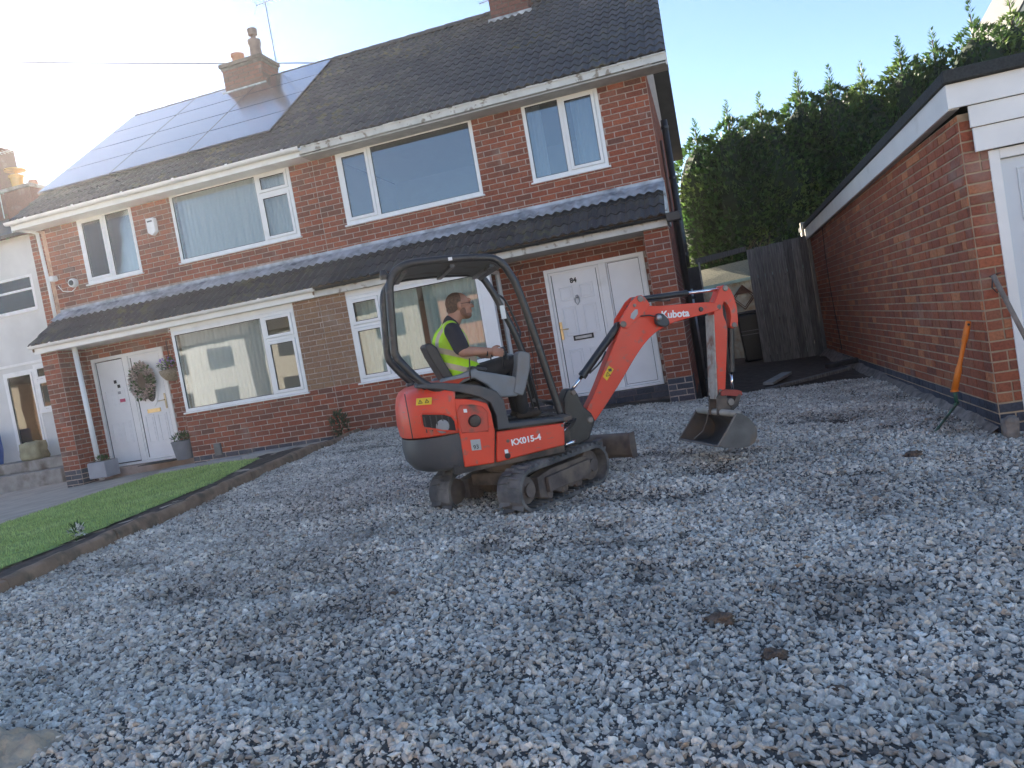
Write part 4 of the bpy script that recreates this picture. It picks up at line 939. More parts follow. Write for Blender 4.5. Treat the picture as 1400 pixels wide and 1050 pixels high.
for i, (x, y, h, lb) in enumerate([(-18.1, 8.8, 13.6, 'unseen tall conifer added as a sun screen beyond the left picture edge, nearer one'), (-19.8, 11.2, 15.2, 'unseen tall conifer added as a sun screen beyond the left picture edge, taller one'), (-19.4, 8.2, 13.5, 'unseen tall conifer added as a sun screen beyond the left picture edge, farthest left one'), (-13.9, 5.6, 10.2, 'lower unseen conifer added as a sun screen behind the white rendered house beyond the left picture edge'), (-16.9, 7.9, 12.6, 'slimmer unseen conifer added as a sun screen between the two tall ones beyond the left picture edge')]):  # unseen trees added only to keep sun off the gravel
    conifer(x, y, h, 1.75, 90 + i, lb, 3000)
# dead twigs poking over the rail
TW_ = MB((6.2, 5.2, 2.7))
for i in range(26):
    x = rng.uniform(5.95, 6.6) if i < 14 else rng.uniform(6.9, 7.4); z = 2.75 if i < 14 else 2.85; a = rng.uniform(-.9, .9); l = rng.uniform(.15, .4); TW_.tube([(x, 5.3, z), (x + l * .5 * math.sin(a), 5.25, z + l * .5), (x + l * math.sin(a), 5.2, z + l * .8)], [.006, .004, .001], 4)
tag(TW_.build('dead_twigs', M('dry_twig', (.16, .11, .07), .9), None), 'tuft of dry brown twigs sticking up over the passage rail', 'twigs')

# ------------------------------------------------------------------ neighbour's white house, far left
N_ = empty('rendered_house', (-12, 4, .5), 'white rendered neighbour house at the far left with dark roof', 'house'); org = N_.location
wins = [(-10.3, -8.1, 4.33, 5.10), (-9.42, -8.56, 1.30, 3.06), (-8.56, -8.02, 2.08, 3.14)]
m = MB(org); wall_slab(m, -17, -7.95, .9, 5.95, [(a, b, c, d) for a, b, c, d in wins], lambda a, b, c, d: m.box(a, b, 2.0, 2.2, c, d)); m.box(-17, -7.6, 9, 9.2, .5, 5.95); m.box(-7.95, -7.75, 2.2, 9, .5, 5.95); m.build('wall', render_w, N_)
pcs = brick_wall((-7.95, 2.0), 0, .33, .6, 5.9, []); MB(org).box(-7.95, -7.62, 2.0, 2.19, .4, 5.95).build('brick_edge', mortar, N_)
for me, Mx, r, wt in pcs:
    o = bpy.data.objects.new('brick', me); COL.objects.link(o); o.parent = N_; Mx = Mx.copy(); Mx.translation -= org; o.matrix_local = Mx
window(N_, *wins[0], 2.0, [(0, 1, [(0, .62, 0), (.62, 1, 0)])], curt=[(-10.3, -8.1, net, .01)])
window(N_, *wins[1], 2.0, [(0, 1, [(0, 1, 1)])], name='glazed_door', sill=False, curt=[(-9.4, -8.6, drape, .01)])
window(N_, *wins[2], 2.0, [(0, 1, [(0, .68, 1), (.68, 1, 1)])], curt=[(-8.5, -8.1, net, .01)])
MB(org).box(-17, -7.9, 1.97, 1.999, 3.18, 3.23).build('render_band', upvc, N_)
MB(org).box(-17, -7.5, 2.3, 8.9, .5, .9).build('floor', interior, N_)
q = MB(org).add([(-17, 1.7, 5.9), (-7.45, 1.7, 5.9), (-7.45, 1.7, 5.96), (-17, 1.7, 5.96), (-17, 5.6, 7.55), (-9.4, 5.6, 7.55), (-7.45, 9.3, 5.9), (-17, 9.3, 5.9)], [(0, 1, 2, 3), (3, 2, 5, 4), (5, 2, 6), (4, 5, 6, 7)]); q.build('roof', tile_m, N_)
ch = MB(org).box(-11.35, -10.5, 4.9, 5.7, 6.9, 8.0).build('chimney', brick_chim, N_)
MB(org).box(-11.42, -10.43, 4.83, 5.77, 8.0, 8.08).build('chimney_cap', concrete, ch)
MB(org).lathe([(.13, 8.08), (.16, 8.42), (.19, 8.44), (.19, 8.47), (.02, 8.48), (.02, 8.58), (.26, 8.6), (.26, 8.63)], (-11.15, 5.2, 0)).build('chimney_pot', M('yellow_clay_pot', (.62, .38, .12), .7), ch, smooth='auto')
MB(org).lathe([(.10, 8.08), (.12, 8.22), (.10, 8.28)], (-10.75, 5.3, 0)).build('chimney_pot', terra, ch, smooth='auto')
MB(org).box(-13.4, -12.15, 5.1, 6.3, 6.9, 9.6).build('chimney', brick_chim, N_)  # made-up stack, added only to block a streak of sun on the gravel
def aerial(name, c, h, sc_, az, label):
    A_ = empty(name, c, label, 'aerial'); o = A_.location
    MB().tube([(0, 0, 0), (0, 0, h)], .014 * sc_ ** .5, 6).build('mast', steel, A_); u = Vector((math.cos(az), math.sin(az), 0)); v = Vector((-u.y, u.x, 0))
    MB().tube([-u * .25 * sc_ + Vector((0, 0, h * .97)), u * .75 * sc_ + Vector((0, 0, h * .97))], .009, 5).build('boom', steel, A_)
    for k in range(9):
        p = u * (-.1 + k * .1) * sc_ + Vector((0, 0, h * .97)); MB().tube([p - v * .14 * sc_, p + v * .14 * sc_], .005, 4).build('element', steel, A_)
    for sg in (-1, 1): MB().tube([-u * .22 * sc_ + Vector((0, 0, h * .97)), -u * .22 * sc_ + Vector((0, 0, h * .97 + sg * .17)) - u * .12], .006, 4).build('reflector', steel, A_)
    return A_
aerial('television_aerial', (-2.38, 3.98, 8.6), 1.62, 1.0, R(-5), 'television aerial on a thin mast fixed to the chimney above the solar panels')
aerial('television_aerial', (-11.6, 5.0, 7.4), 1.75, 1.0, R(10), 'television aerial beside the yellow chimney pot at the far left')
aerial('television_aerial', (2.70, 3.9, 8.2), .62, .4, R(170), 'short aerial bracket beside the plain brick chimney at the top edge')
# terrace steps, barrel, sack
T_ = empty('terrace_step', (-11, .9, .5), 'two-tier dark concrete terrace step in front of the white house', 'step'); org = T_.location
MB(org).box(-17, -7.1, .75, 2.6, .3, .86).build('lower_step', concrete, T_, bevel=.02); MB(org).box(-17, -7.5, 1.25, 2.6, .861, 1.08).build('upper_step', concrete, T_, bevel=.02)
o = MB((-9.9, 1.6, 1.08)).lathe([(.20, 1.085), (.25, 1.4), (.24, 1.75), (.21, 1.78), (.19, 1.74)], (-9.75, 1.6, 0), 18).build('water_butt', blue_m, None, smooth='auto'); tag(o, 'blue plastic tub on the terrace at the left picture edge', 'tub')
lump('garden_sack', (-8.48, 1.52, 1.27), .33, .18, .25, 5, M('mossy_stone', (.33, .31, .20), .95, var=.25, scale=6, bmp=.8), 'lumpy mossy stone block standing on the terrace below the window', 'block')
o = MB((-9.86, 1.5, 1.08)).box(-9.95, -9.90, 1.42, 1.45, 1.085, 2.9).build('leaning_board', M('cream_board', (.55, .5, .42), .8), None); o.rotation_euler = (0, 0, 0); tag(o, 'narrow cream board standing upright behind the blue tub', 'board')
# distant roof peak and sunlit gable
q = MB((13.3, 25, 7)).add([(12.9, 25, 9.5), (13.9, 25, 9.3), (13.34, 25, 10.25), (12.9, 29, 9.5), (13.9, 29, 9.3), (13.34, 29, 10.25)], [(0, 1, 2), (5, 4, 3), (0, 2, 5, 3), (1, 4, 5, 2)])
q.box(12.95, 13.85, 25.05, 29, -.2, 9.3)
tag(q.build('roof_peak', tile_m, None), 'dark roof peak of a distant house just showing between conifer tips', 'house')
U_ = empty('sunlit_gable', (17.5, 16, .3), 'sunlit brick gable with cream bargeboard at the top right corner', 'house'); org = U_.location
MB(org).add([(15.75, 14.05, .3), (20.6, 14.05, .3), (20.6, 14.05, 8.3), (18.2, 14.05, 11.6), (15.75, 14.05, 8.3), (15.75, 20, .3), (20.6, 20, .3), (20.6, 20, 8.3), (18.2, 20, 11.6), (15.75, 20, 8.3)], [(0, 1, 2, 3, 4), (9, 8, 7, 6, 5), (0, 4, 9, 5), (1, 6, 7, 2), (4, 3, 8, 9), (3, 2, 7, 8)]).build('wall', M('orange_brick', (.42, .20, .12), .9, var=.2, scale=9), U_)
p0, p1 = (15.45, 8.02), (18.2, 11.9)
for (za, zb, mt, nm, y0, y1) in ((-.02, .24, M('cream_bargeboard', (.68, .60, .48), .6), 'bargeboard', 13.84, 13.87), (.24, .34, tile_m, 'roof_edge', 13.80, 20)):
    MB(org).add([(x, y, z + d) for y in (y0, y1) for (x, z), d in ((p0, za), (p1, za), (p1, zb), (p0, zb))], [(0, 1, 2, 3), (7, 6, 5, 4), (0, 4, 5, 1), (1, 5, 6, 2), (2, 6, 7, 3), (3, 7, 4, 0)]).build(nm, mt, U_)
MB(org).tube([(15.25, 13.85, 8.18), (15.25, 20, 8.18)], .07, 8).build('gutter', black_p, U_)
# overhead wire
wa, wb = Vector((-18.07, 4.93, 13.34)), Vector((-1.0, 9.32, 10.14))
tag(MB(wa).tube([wa.lerp(wb, i / 20) - Vector((0, 0, .10 * math.sin(PI * i / 20))) for i in range(21)], .017, 5).build('overhead_wire', black_p, None), 'thin dark overhead wire crossing the sky behind the left chimney', 'wire')
# ------------------------------------------------------------------ small things by the left doors
def leaves(n, c, rx, ry, rz, l=.05, wd=.014, seed=1, mat=plant_m, parent=None, name='leaves'):
    V, F, RN = [], [], []; st = rng.getstate(); rng.seed(seed)
    for _ in range(n):
        d = Vector((rng.gauss(0, 1), rng.gauss(0, 1), rng.gauss(0, 1))).normalized(); p = Vector((c[0] + d.x * rx * rng.random() ** .4, c[1] + d.y * ry * rng.random() ** .4, c[2] + d.z * rz * rng.random() ** .4))
        e = (d + Vector((0, 0, .5)) + Vector((rng.gauss(0, .5), rng.gauss(0, .5), rng.gauss(0, .4)))).normalized(); s_ = e.cross(Vector((0, .3, 1))).normalized(); b = len(V)
        ll = l * rng.uniform(.7, 1.3); V += [p, p + e * ll * .5 + s_ * wd, p + e * ll, p + e * ll * .5 - s_ * wd]; F.append((b, b + 1, b + 2, b + 3)); RN += [rng.random()] * 4
    me = bpy.data.meshes.new(name); me.from_pydata([tuple(v) for v in V], [], F); a = me.attributes.new('rnd', 'FLOAT', 'POINT'); a.data.foreach_set('value', RN); me.update(); rng.setstate(st)
    return link(name, me, mat, parent)
flw = foliage_mat('faded_flowers', [(.48, .38, .36), (.60, .50, .47), (.36, .31, .29)], 20); purp = foliage_mat('purple_flowers', [(.18, .10, .40), (.28, .18, .55), (.35, .25, .6)], 20); whit = foliage_mat('white_flowers', [(.6, .6, .5), (.7, .7, .65), (.75, .75, .7)], 20)
A_ = empty('flower_wreath', (-4.07, -.05, 2.25), 'round wreath of faded pink flowers hanging on the white door', 'wreath')
V, F = [], []
for k in range(26):
    a = 2 * PI * k / 26; 
leaf_c = []
for k in range(22):
    a = 2 * PI * k / 22; leaves(40, (.19 * math.cos(a), -.04, .25 * math.sin(a)), .085, .055, .09, .06, .026, 100 + k, flw if k % 3 else plant_m, A_, 'flower_cluster')
MB().lathe([(.19, -.02), (.22, 0), (.19, .02)], (0, 0, 0), 24, 'y').build('hoop', M('twig_hoop', (.1, .07, .05), .9), A_)
A_ = empty('hanging_basket', (-3.30, -.22, 2.36), 'hanging basket with purple flowers between the white door and the bay window', 'basket')
MB().lathe([(.02, -.20), (.12, -.17), (.19, -.08), (.21, 0), (.19, .01)], (0, 0, 0), 20).build('basket', M('woven_basket', (.30, .24, .17), .9, var=.4, scale=40, bmp=1), A_, smooth=True)
leaves(260, (0, 0, .06), .24, .2, .12, .07, .018, 3, plant_m, A_, 'leaves'); leaves(70, (-.04, 0, .13), .22, .18, .10, .05, .022, 4, purp, A_, 'flowers')
MB().tube([(0, .2, .55), (0, .02, .56), (0, 0, .5), (0, 0, .02)], .008, 5).build('bracket', black_p, A_)
A_ = empty('flower_pot', (-3.10, -.55, .78), 'round grey pot of small flowers beside the white front door step', 'pot'); MB().lathe([(.13, 0), (.15, .04), (.185, .30), (.195, .32), (.18, .33), (.17, .30)], (0, 0, 0), 24).build('pot', pot_m, A_, smooth='auto')
leaves(220, (0, 0, .36), .18, .18, .09, .06, .014, 7, plant_m, A_, 'leaves'); leaves(40, (0, 0, .42), .16, .16, .06, .04, .018, 8, flw, A_, 'flowers')
A_ = empty('square_planter', (-4.83, -.55, .68), 'square pale grey planter with low plants under the white downpipe', 'planter'); q = MB(); 
q.box(-.19, .19, -.17, .17, 0, .29); q.build('box', M('pale_planter', (.33, .34, .37), .6, var=.1), A_, bevel=.015); MB().box(-.165, .165, -.145, .145, .2905, .296).build('compost', soil, A_)
leaves(160, (0, 0, .31), .15, .13, .06, .06, .012, 9, plant_m, A_, 'leaves')
tag(MB((-4.1, -.5, .72)).box(-4.05, -3.35, -.62, -.28, .776, .788).build('door_mat', M('dark_mat', (.05, .045, .04), .95), None, loc=None), 'dark door mat on the step before the wreathed door', 'mat')
o = MB((-3.25, -.1, 0)).box(-3.30, -3.22, -.04, -.008, 2.16, 2.26).build('door_bell', upvc, None, bevel=.006); tag(o, 'small white doorbell on the brick beside the wreathed door', 'doorbell')
A_ = empty('alarm_box', (-3.25, -.05, 4.92), 'white burglar alarm box on the upper brick wall above the solar house canopy', 'alarm'); q = MB(); q.prism([(-.085, .15), (.085, .15), (.085, -.10), (0, -.16), (-.085, -.10)], -.05, .04); q.build('casing', upvc, A_, bevel=.012); MB().box(-.05, .05, -.056, -.0505, .08, .105).build('louvre', black_p, A_)
A_ = empty('security_camera', (-5.15, -.06, 4.27), 'round white camera on the brick wall left of the small upper window', 'camera'); MB().lathe([(.075, -.04), (.085, 0), (.08, .05)], (0, 0, 0), 20, 'y').build('ring', upvc, A_, smooth='auto'); MB().lathe([(.045, -.055), (.05, -.041)], (0, 0, 0), 16, 'y').build('lens', black_p, A_)
MB().tube([(0, .045, -.09), (-.1, .045, -.14), (-.30, .045, -.10), (-.38, .045, .02)], .008, 5).build('cable', upvc, A_)
tag(MB((-5.6, -.05, 4.4)).box(-5.60, -5.50, -.14, -.01, 4.37, 4.47).build('floodlight', upvc, None, bevel=.02), 'small white floodlight on the corner of the left brick house', 'light')
tag(MB((-2.33, -.70, .87)).box(-2.40, -2.27, -.70, -.655, .77, .97).build('meter_box', M('grey_box', (.15, .14, .14), .6), None, bevel=.008), 'small grey box low on the brick wall beneath the big net-curtained window', 'box')
# weed, snowdrop clump, tools
A_ = empty('weed', (.12, -.95, g(.4, -.9)), 'dark weed growing from the wall foot at the head of the kerb', 'weed'); leaves(300, (0, 0, .16), .17, .10, .22, .08, .014, 21, foliage_mat('dark_weed', [(.02, .045, .02), (.03, .06, .025), (.04, .06, .03)], 9), A_)
A_ = empty('white_flower_clump', (-.06, -6.1, gl(0, -6.1)), 'clump of white flowers in the soil bed by the lawn', 'plant'); leaves(60, (0, 0, .06), .05, .05, .05, .09, .008, 22, plant_m, A_); leaves(60, (.02, 0, .07), .10, .06, .05, .04, .014, 23, whit, A_, 'flowers')
orange_m = M('orange_plastic', (.75, .20, .02), .4, var=.12, scale=8, dirt=(.35, .14, .05), dscale=14, dlo=.58, dhi=.7); green_m = M('green_painted_steel', (.035, .12, .085), .5, var=.3, scale=9, dirt=(.10, .08, .06), dscale=12, dlo=.5, dhi=.65)
Z_ = empty('spade', (7.88, -4.45, .36), 'orange-handled spade with green blade leaning on the garage wall', 'spade')
top = Vector((8.10, -4.56, 1.29)); mid = Vector((7.93, -4.50, .70)); org = Z_.location
d = (mid - top).normalized()
q = MB(org); q.tube([top, top.lerp(mid, .12), top.lerp(mid, .26), top.lerp(mid, .32), top.lerp(mid, .62), top.lerp(mid, .70), mid], [.022, .026, .026, .019, .019, .027, .029], 12); q.build('handle', orange_m, Z_, smooth=True)
MB(org).lathe([(.011, -.028), (.011, .028)], tuple(top + d * .03 + Vector((0, 0, 0))), 10, 'y').build('grip_hole', black_p, Z_)
MB(org).lathe([(.034, 0), (.034, .014)], tuple(mid + Vector((0, 0, -.01))), 14).build('collar', orange_m, Z_)
ft = Vector((7.935, -4.49, .58)); MB(org).tube([mid, ft], .017, 10).build('socket', green_m, Z_, smooth=True)
bx = Vector((7.74, -4.50, .37)); u = (bx - ft); v = Vector((.40, .90, -.10)).normalized() * .085
q = MB(org); nrm = u.cross(v).normalized() * .006
q.add([ft - v, ft + v, bx + v, bx - v] + [p + nrm for p in (ft - v, ft + v, bx + v, bx - v)], [(0, 1, 2, 3), (7, 6, 5, 4), (0, 4, 5, 1), (1, 5, 6, 2), (2, 6, 7, 3), (3, 7, 4, 0)]); q.tube([ft - v * 1.05, ft + v * 1.05], .012, 6); q.build('blade', green_m, Z_)
Z_ = empty('wooden_pole', (8.3, -4.85, .4), 'weathered wooden tool shaft leaning across the garage door frame', 'tool'); org = Z_.location
MB(org).tube([(8.24, -4.86, 1.65), (8.42, -4.98, .95), (8.50, -5.02, .40)], .020, 8).build('shaft', M('grey_shaft_wood', (.22, .18, .15), .85, var=.3, scale=12), Z_, smooth=True)
MB(org).tube([(8.22, -4.84, 1.64), (8.31, -4.83, 1.66)], .008, 6).build('hook', M('rust', (.09, .045, .03), .8), Z_); MB(org).tube([(8.24, -4.85, 1.64), (8.22, -4.86, 1.55), (8.25, -4.87, 1.50), (8.28, -4.86, 1.55)], .006, 5).build('wire_loop', black_p, Z_)
A_ = empty('window_ornament', (.95, .12, ZB + .02), 'small pink and white ornament standing inside the big upper window', 'ornament'); MB().lathe([(.05, 0.05), (.07, .1), (.06, .22), (.04, .26), (.045, .32)], (0, 0, 0), 12).build('figure', M('pink_china', (.6, .35, .32), .4), A_, smooth=True)
#@@PART3
# ------------------------------------------------------------------ mini excavator
def machine_red(name, lo):
    m, t, bs, P = new_mat(name)
    c = mixc(t, 1.0, (.74, .048, .014), ramp(t, noi(t, 3, 4, P), [(.3, .86), (.7, 1.1)]), 'MULTIPLY')
    c = mixc(t, ramp(t, noi(t, 1.6, 5, P), [(.5, 0.), (.8, .22)]), c, (.60, .15, .09))                       # faded bloom
    mp = nd(t, 'ShaderNodeMapping'); mp.inputs['Scale'].default_value = (1, 1, 9); mp.inputs['Rotation'].default_value = (.3, .2, 0); t.links.new(P, mp.inputs[0])
    c = mixc(t, ramp(t, noi(t, 9, 8, mp.outputs[0]), [(.66, 0.), (.70, .8)]), c, (.30, .12, .10))                 # scratches
    d = ramp(t, noi(t, 14, 8, P), [(lo, 0.), (lo + .12, .8)]); sz = nd(t, 'ShaderNodeSeparateXYZ'); t.links.new(P, sz.inputs[0])
    c = mixc(t, d, c, (.20, .15, .115)); t.links.new(c, bs.inputs['Base Color'])
    bs.inputs['Coat Weight'].default_value = .15; bs.inputs['Coat Roughness'].default_value = .3
    rr = ramp(t, noi(t, 5, 5, P), [(.3, .34), (.7, .62)]); t.links.new(rr, bs.inputs['Roughness']); bump(t, bs, noi(t, 3.2, 2, P), .25, .02); return m
red = machine_red('orange_red_machine_paint', .60)
red2 = M('worn_red_paint', (.58, .055, .03), .45, var=.12, scale=6, bmp=.06, bscale=90, dirt=(.17, .09, .07), dscale=9, dlo=.55, dhi=.72, coat=.15)
dgrey = M('dark_grey_machine_paint', (.055, .06, .068), .5, var=.15, scale=4, bmp=.05, dirt=(.13, .11, .10), dscale=4, dlo=.55, dhi=.75)
mgrey = M('mid_grey_plastic', (.20, .215, .23), .55, var=.1, scale=5, bmp=.05, dirt=(.22, .20, .18), dscale=6, dlo=.55, dhi=.8)
blk = M('black_frame_paint', (.022, .024, .028), .32, var=.25, scale=8, bmp=.05, dirt=(.10, .085, .075), dscale=12, dlo=.6, dhi=.75)
mud = M('muddy_black_metal', (.05, .046, .044), .75, var=.3, scale=9, bmp=.4, bscale=50, dirt=(.16, .125, .10), dscale=6, dlo=.42, dhi=.62)
rust = M('muddy_brown_steel', (.12, .095, .085), .7, var=.3, scale=9, bmp=.4, bscale=40, dirt=(.22, .17, .13), dscale=5, dlo=.45, dhi=.65)
rub = M('dusty_rubber', (.075, .076, .078), .85, var=.3, scale=7, bmp=.5, bscale=60, dirt=(.24, .22, .20), dscale=5, dlo=.42, dhi=.68)
worn = M('worn_bare_steel', (.24, .21, .185), .55, metal=.4, var=.25, scale=10, bmp=.3, dirt=(.2, .12, .08), dscale=8, dlo=.5, dhi=.7)
bkt_m = M('bucket_steel', (.115, .11, .108), .5, metal=.35, var=.3, scale=6, bmp=.3, bscale=40, dirt=(.20, .155, .12), dscale=4, dlo=.48, dhi=.62)
wht = M('white_lettering', (.85, .85, .85), .5, var=.02, bmp=0); yel = M('yellow_sticker', (.75, .50, .02), .5, var=.05, bmp=0)
seat_m = M('black_vinyl', (.028, .028, .03), .5, var=.2)
X_ = empty('mini_excavator', (4.25, -5.80, .48), 'orange-red mini digger with black canopy frame and rubber tracks standing on the gravel', 'digger', rz=R(27.4))
DT = R(64 - 27.4)
RT = Matrix.Rotation(DT, 4, 'Z')
def pr_(name, pts, y0, y1, mat, bev=.006, parent=X_, smooth=False, seg=2):
    return MB().prism(pts, y0, y1).build(name, mat, parent, bevel=bev, seg=seg, smooth=smooth)
# --- tracks
def stadium(hl, r, n=14, zc=None):
    zc = r if zc is None else zc; P = []
    for i in range(n + 1): a = -PI / 2 + PI * i / n; P.append((hl + r * math.cos(a), zc + r * math.sin(a)))
    for i in range(n + 1): a = PI / 2 + PI * i / n; P.append((-hl + r * math.cos(a), zc + r * math.sin(a)))
    return P
TWD, TR_, THL = .23, .168, .435
lug_me = None
for sy, lb in ((-1, 'near track'), (1, 'far track')):
    yc = sy * (.495 - TWD / 2)
    outer = stadium(THL, TR_); inner = stadium(THL, TR_ - .028, zc=TR_); n = len(outer); q = MB(); q.X = RT
    ya, yb = yc - TWD / 2, yc + TWD / 2; vs = []
    for (x, z) in outer: vs += [(x, ya, z), (x, yb, z)]
    for (x, z) in inner: vs += [(x, ya, z), (x, yb, z)]
    fs = []
    for i in range(n):
        j = (i + 1) % n; o2 = 2 * n
        fs += [(2 * i, 2 * i + 1, 2 * j + 1, 2 * j), (o2 + 2 * j, o2 + 2 * j + 1, o2 + 2 * i + 1, o2 + 2 * i), (2 * i, 2 * j, o2 + 2 * j, o2 + 2 * i), (2 * j + 1, 2 * i + 1, o2 + 2 * i + 1, o2 + 2 * j + 1)]
    q.add(vs, fs); T = q.build('rubber_track', rub, X_, smooth='auto', label='muddy ' + lb)
    per = 4 * THL + 2 * PI * TR_; N = 40
    for half in (0, 1):
        if lug_me is None or half == 1 and len(lug_me) < 2:
            b = MB(); s_ = 1 if half == 0 else -1; w2 = TWD / 2 - .004
            # block with bevelled top, slightly skewed (chevron)
            b.add([(-.022, 0, 0), (.022, 0, 0), (.022 + .018, s_ * w2, 0), (-.022 + .018, s_ * w2, 0), (-.013, 0, .020), (.013, 0, .020), (.013 + .018, s_ * (w2 - .008), .020), (-.013 + .018, s_ * (w2 - .008), .020)],
                  [(0, 3, 2, 1), (4, 5, 6, 7), (0, 1, 5, 4), (1, 2, 6, 5), (2, 3, 7, 6), (3, 0, 4, 7)])
            me_ = b.mesh('track_lug'); me_.materials.append(rub); lug_me = (lug_me or []) + [me_]
        for k in range(N):
            s_ = (k + .5 * half) / N * per; L1 = 2 * THL
            if s_ < L1: px, pz, an = -THL + s_, 0, PI
            elif s_ < L1 + PI * TR_: a = (s_ - L1) / TR_; px, pz, an = THL + TR_ * math.sin(a), TR_ - TR_ * math.cos(a), PI - a
            elif s_ < 2 * L1 + PI * TR_: px, pz, an = THL - (s_ - L1 - PI * TR_), 2 * TR_, 0
            else: a = (s_ - 2 * L1 - PI * TR_) / TR_; px, pz, an = -THL - TR_ * math.sin(a), TR_ + TR_ * math.cos(a), -a
            o = bpy.data.objects.new('track_lug', lug_me[half]); COL.objects.link(o); o.parent = T
            o.matrix_local = RT @ Matrix.Translation((px, yc, pz)) @ Matrix.Rotation(-an, 4, 'Y')
    # inner drive teeth
    for k in range(N):
        s_ = (k + .25) / N * per
        if s_ < 2 * THL:
            q = MB(); q.X = RT; q.box(-THL + s_ - .009, -THL + s_ + .009, yc - .05 if sy > 0 else yc - .105, yc + .05, .028, .045); q.build('drive_tooth', rub, T)
    ysd = yc + sy * .085
    fr = MB(); fr.X = RT
    prof = [(-.30, .075), (-.30, .235), (-.12, .265), (.30, .265), (.42, .25), (.42, .11), (.34, .07), (.20, .085), (.12, .055), (.05, .09), (-.05, .055), (-.12, .09), (-.22, .055)]
    fr.prism(prof, yc - .055, yc + .055); fr.prism([(-.22, .10), (-.22, .22), (.36, .235), (.36, .13), (.25, .10)], ysd - .022 * sy if sy > 0 else ysd - .012, ysd if sy > 0 else ysd + .022)
    tf = fr.build('track_frame', rust, X_, bevel=.006)
    for (rx, rr, wd) in ((-THL, .105, .05), (THL - .01, .125, .045)):
        b = MB(); b.X = RT; b.lathe([(rr * .3, -wd - .01), (rr * .55, -wd), (rr, -wd * .8), (rr, wd * .8), (rr * .55, wd), (rr * .3, wd + .01)], (rx, yc, TR_), 20, 'y'); b.build('idler_wheel' if rx > 0 else 'drive_sprocket', rust, tf, smooth='auto')
        b = MB(); b.X = RT; b.lathe([(.03, yc + sy * .06), (.055, yc + sy * .07), (.055, yc + sy * .085)], (rx, 0, TR_), 14, 'y'); b.build('hub', rust, tf, smooth='auto')
    for rx in (-.18, .02, .22):
        b = MB(); b.X = RT; b.lathe([(.035, -.06), (.05, -.045), (.05, .045), (.035, .06)], (rx, yc, .078), 14, 'y'); b.build('roller', rust, tf, smooth='auto')
q = MB(); q.X = RT; q.box(-.30, .34, -.28, .28, .18, .28); q.box(.2, .5, -.16, -.08, .14, .24); q.box(.2, .5, .08, .16, .14, .24); q.build('undercarriage', mud, X_, bevel=.01)
MB().lathe([(.27, .28), (.29, .30), (.29, .35), (.25, .37)], (0, 0, 0), 28).build('slew_ring', mud, X_, smooth='auto')
# blade
q = MB(); q.X = RT; pf = []
for i in range(9): a = -.5 + 1.0 * i / 8; pf.append((1.02 - .05 * math.cos(a * 2.2), .225 + .105 * math.sin(a * PI)))
pts = pf + [(x - .022, z) for x, z in pf[::-1]]
q.prism(pts, -.50, .50); q.prism([(1.0, .13), (1.03, .10), (1.012, .10), (.98, .13)], -.5, .5)
bl = q.build('dozer_blade', rust, X_, smooth='auto')
for y in (-.51, .50):
    q = MB(); q.X = RT; q.prism([(1.04, .10), (1.045, .33), (.96, .33), (.94, .20), (.96, .10)], y, y + .012); q.build('blade_end_plate', rust, bl)
for y in (-.22, .14):
    q = MB(); q.X = RT; q.prism([(.30, .15), (.30, .24), (.97, .30), (.97, .17)], y, y + .07); q.build('blade_arm', rust, X_, bevel=.006)
q = MB(); q.X = RT; q.tube([(.35, 0, .30), (.70, 0, .30)], .03, 10); q.build('blade_cylinder', blk, X_, smooth=True)
# --- upper body
def ring(xf, xr, hw, z, n=9, p=2.6):
    P = [(xf, -hw, z)]
    for i in range(2 * n + 1):
        a = -PI / 2 + PI * i / (2 * n); c, s_ = math.cos(a), math.sin(a); rx = .42
        P.append((xr + rx - rx * abs(c) ** (2 / p), hw * math.copysign(abs(s_) ** (2 / p), s_), z))
    P.append((xf, hw, z)); return P
def loft(rings, name, mat, parent=X_, **k):
    n = len(rings[0]); vs = [p for r_ in rings for p in r_]; m_ = len(rings)
    fs = [(i * n + j, i * n + (j + 1) % n, (i + 1) * n + (j + 1) % n, (i + 1) * n + j) for i in range(m_ - 1) for j in range(n)] + [tuple(range(n))[::-1], tuple(range((m_ - 1) * n, m_ * n))]
    return MB().add(vs, fs).build(name, mat, parent, **k)
bon = loft([ring(-.535, -.905, .462, .690), ring(-.535, -.925, .470, .70), ring(-.53, -.935, .472, .80), ring(-.525, -.925, .470, .93), ring(-.52, -.905, .462, 1.01), ring(-.52, -.875, .445, 1.055), ring(-.52, -.82, .41, 1.082), ring(-.52, -.74, .35, 1.092)], 'rear_bonnet', red, smooth='auto')
MB().tube([(-.86, -.36, z) for z in (.70, .9, 1.05)], .004, 5).build('bonnet_seam', seal, bon)
loft([ring(-.55, -.80, .40, .404), ring(-.55, -.865, .445, .43), ring(-.545, -.915, .462, .50), ring(-.54, -.925, .466, .60), ring(-.54, -.915, .462, .682)], 'counterweight', dgrey, smooth='auto')
MB().box(-.60, .30, -.44, .44, .37, .60).build('swing_frame', mud, X_, bevel=.01)
MB().box(-.60, -.24, -.44, .44, .60, .93).build('engine_bay', dgrey, X_, bevel=.02)
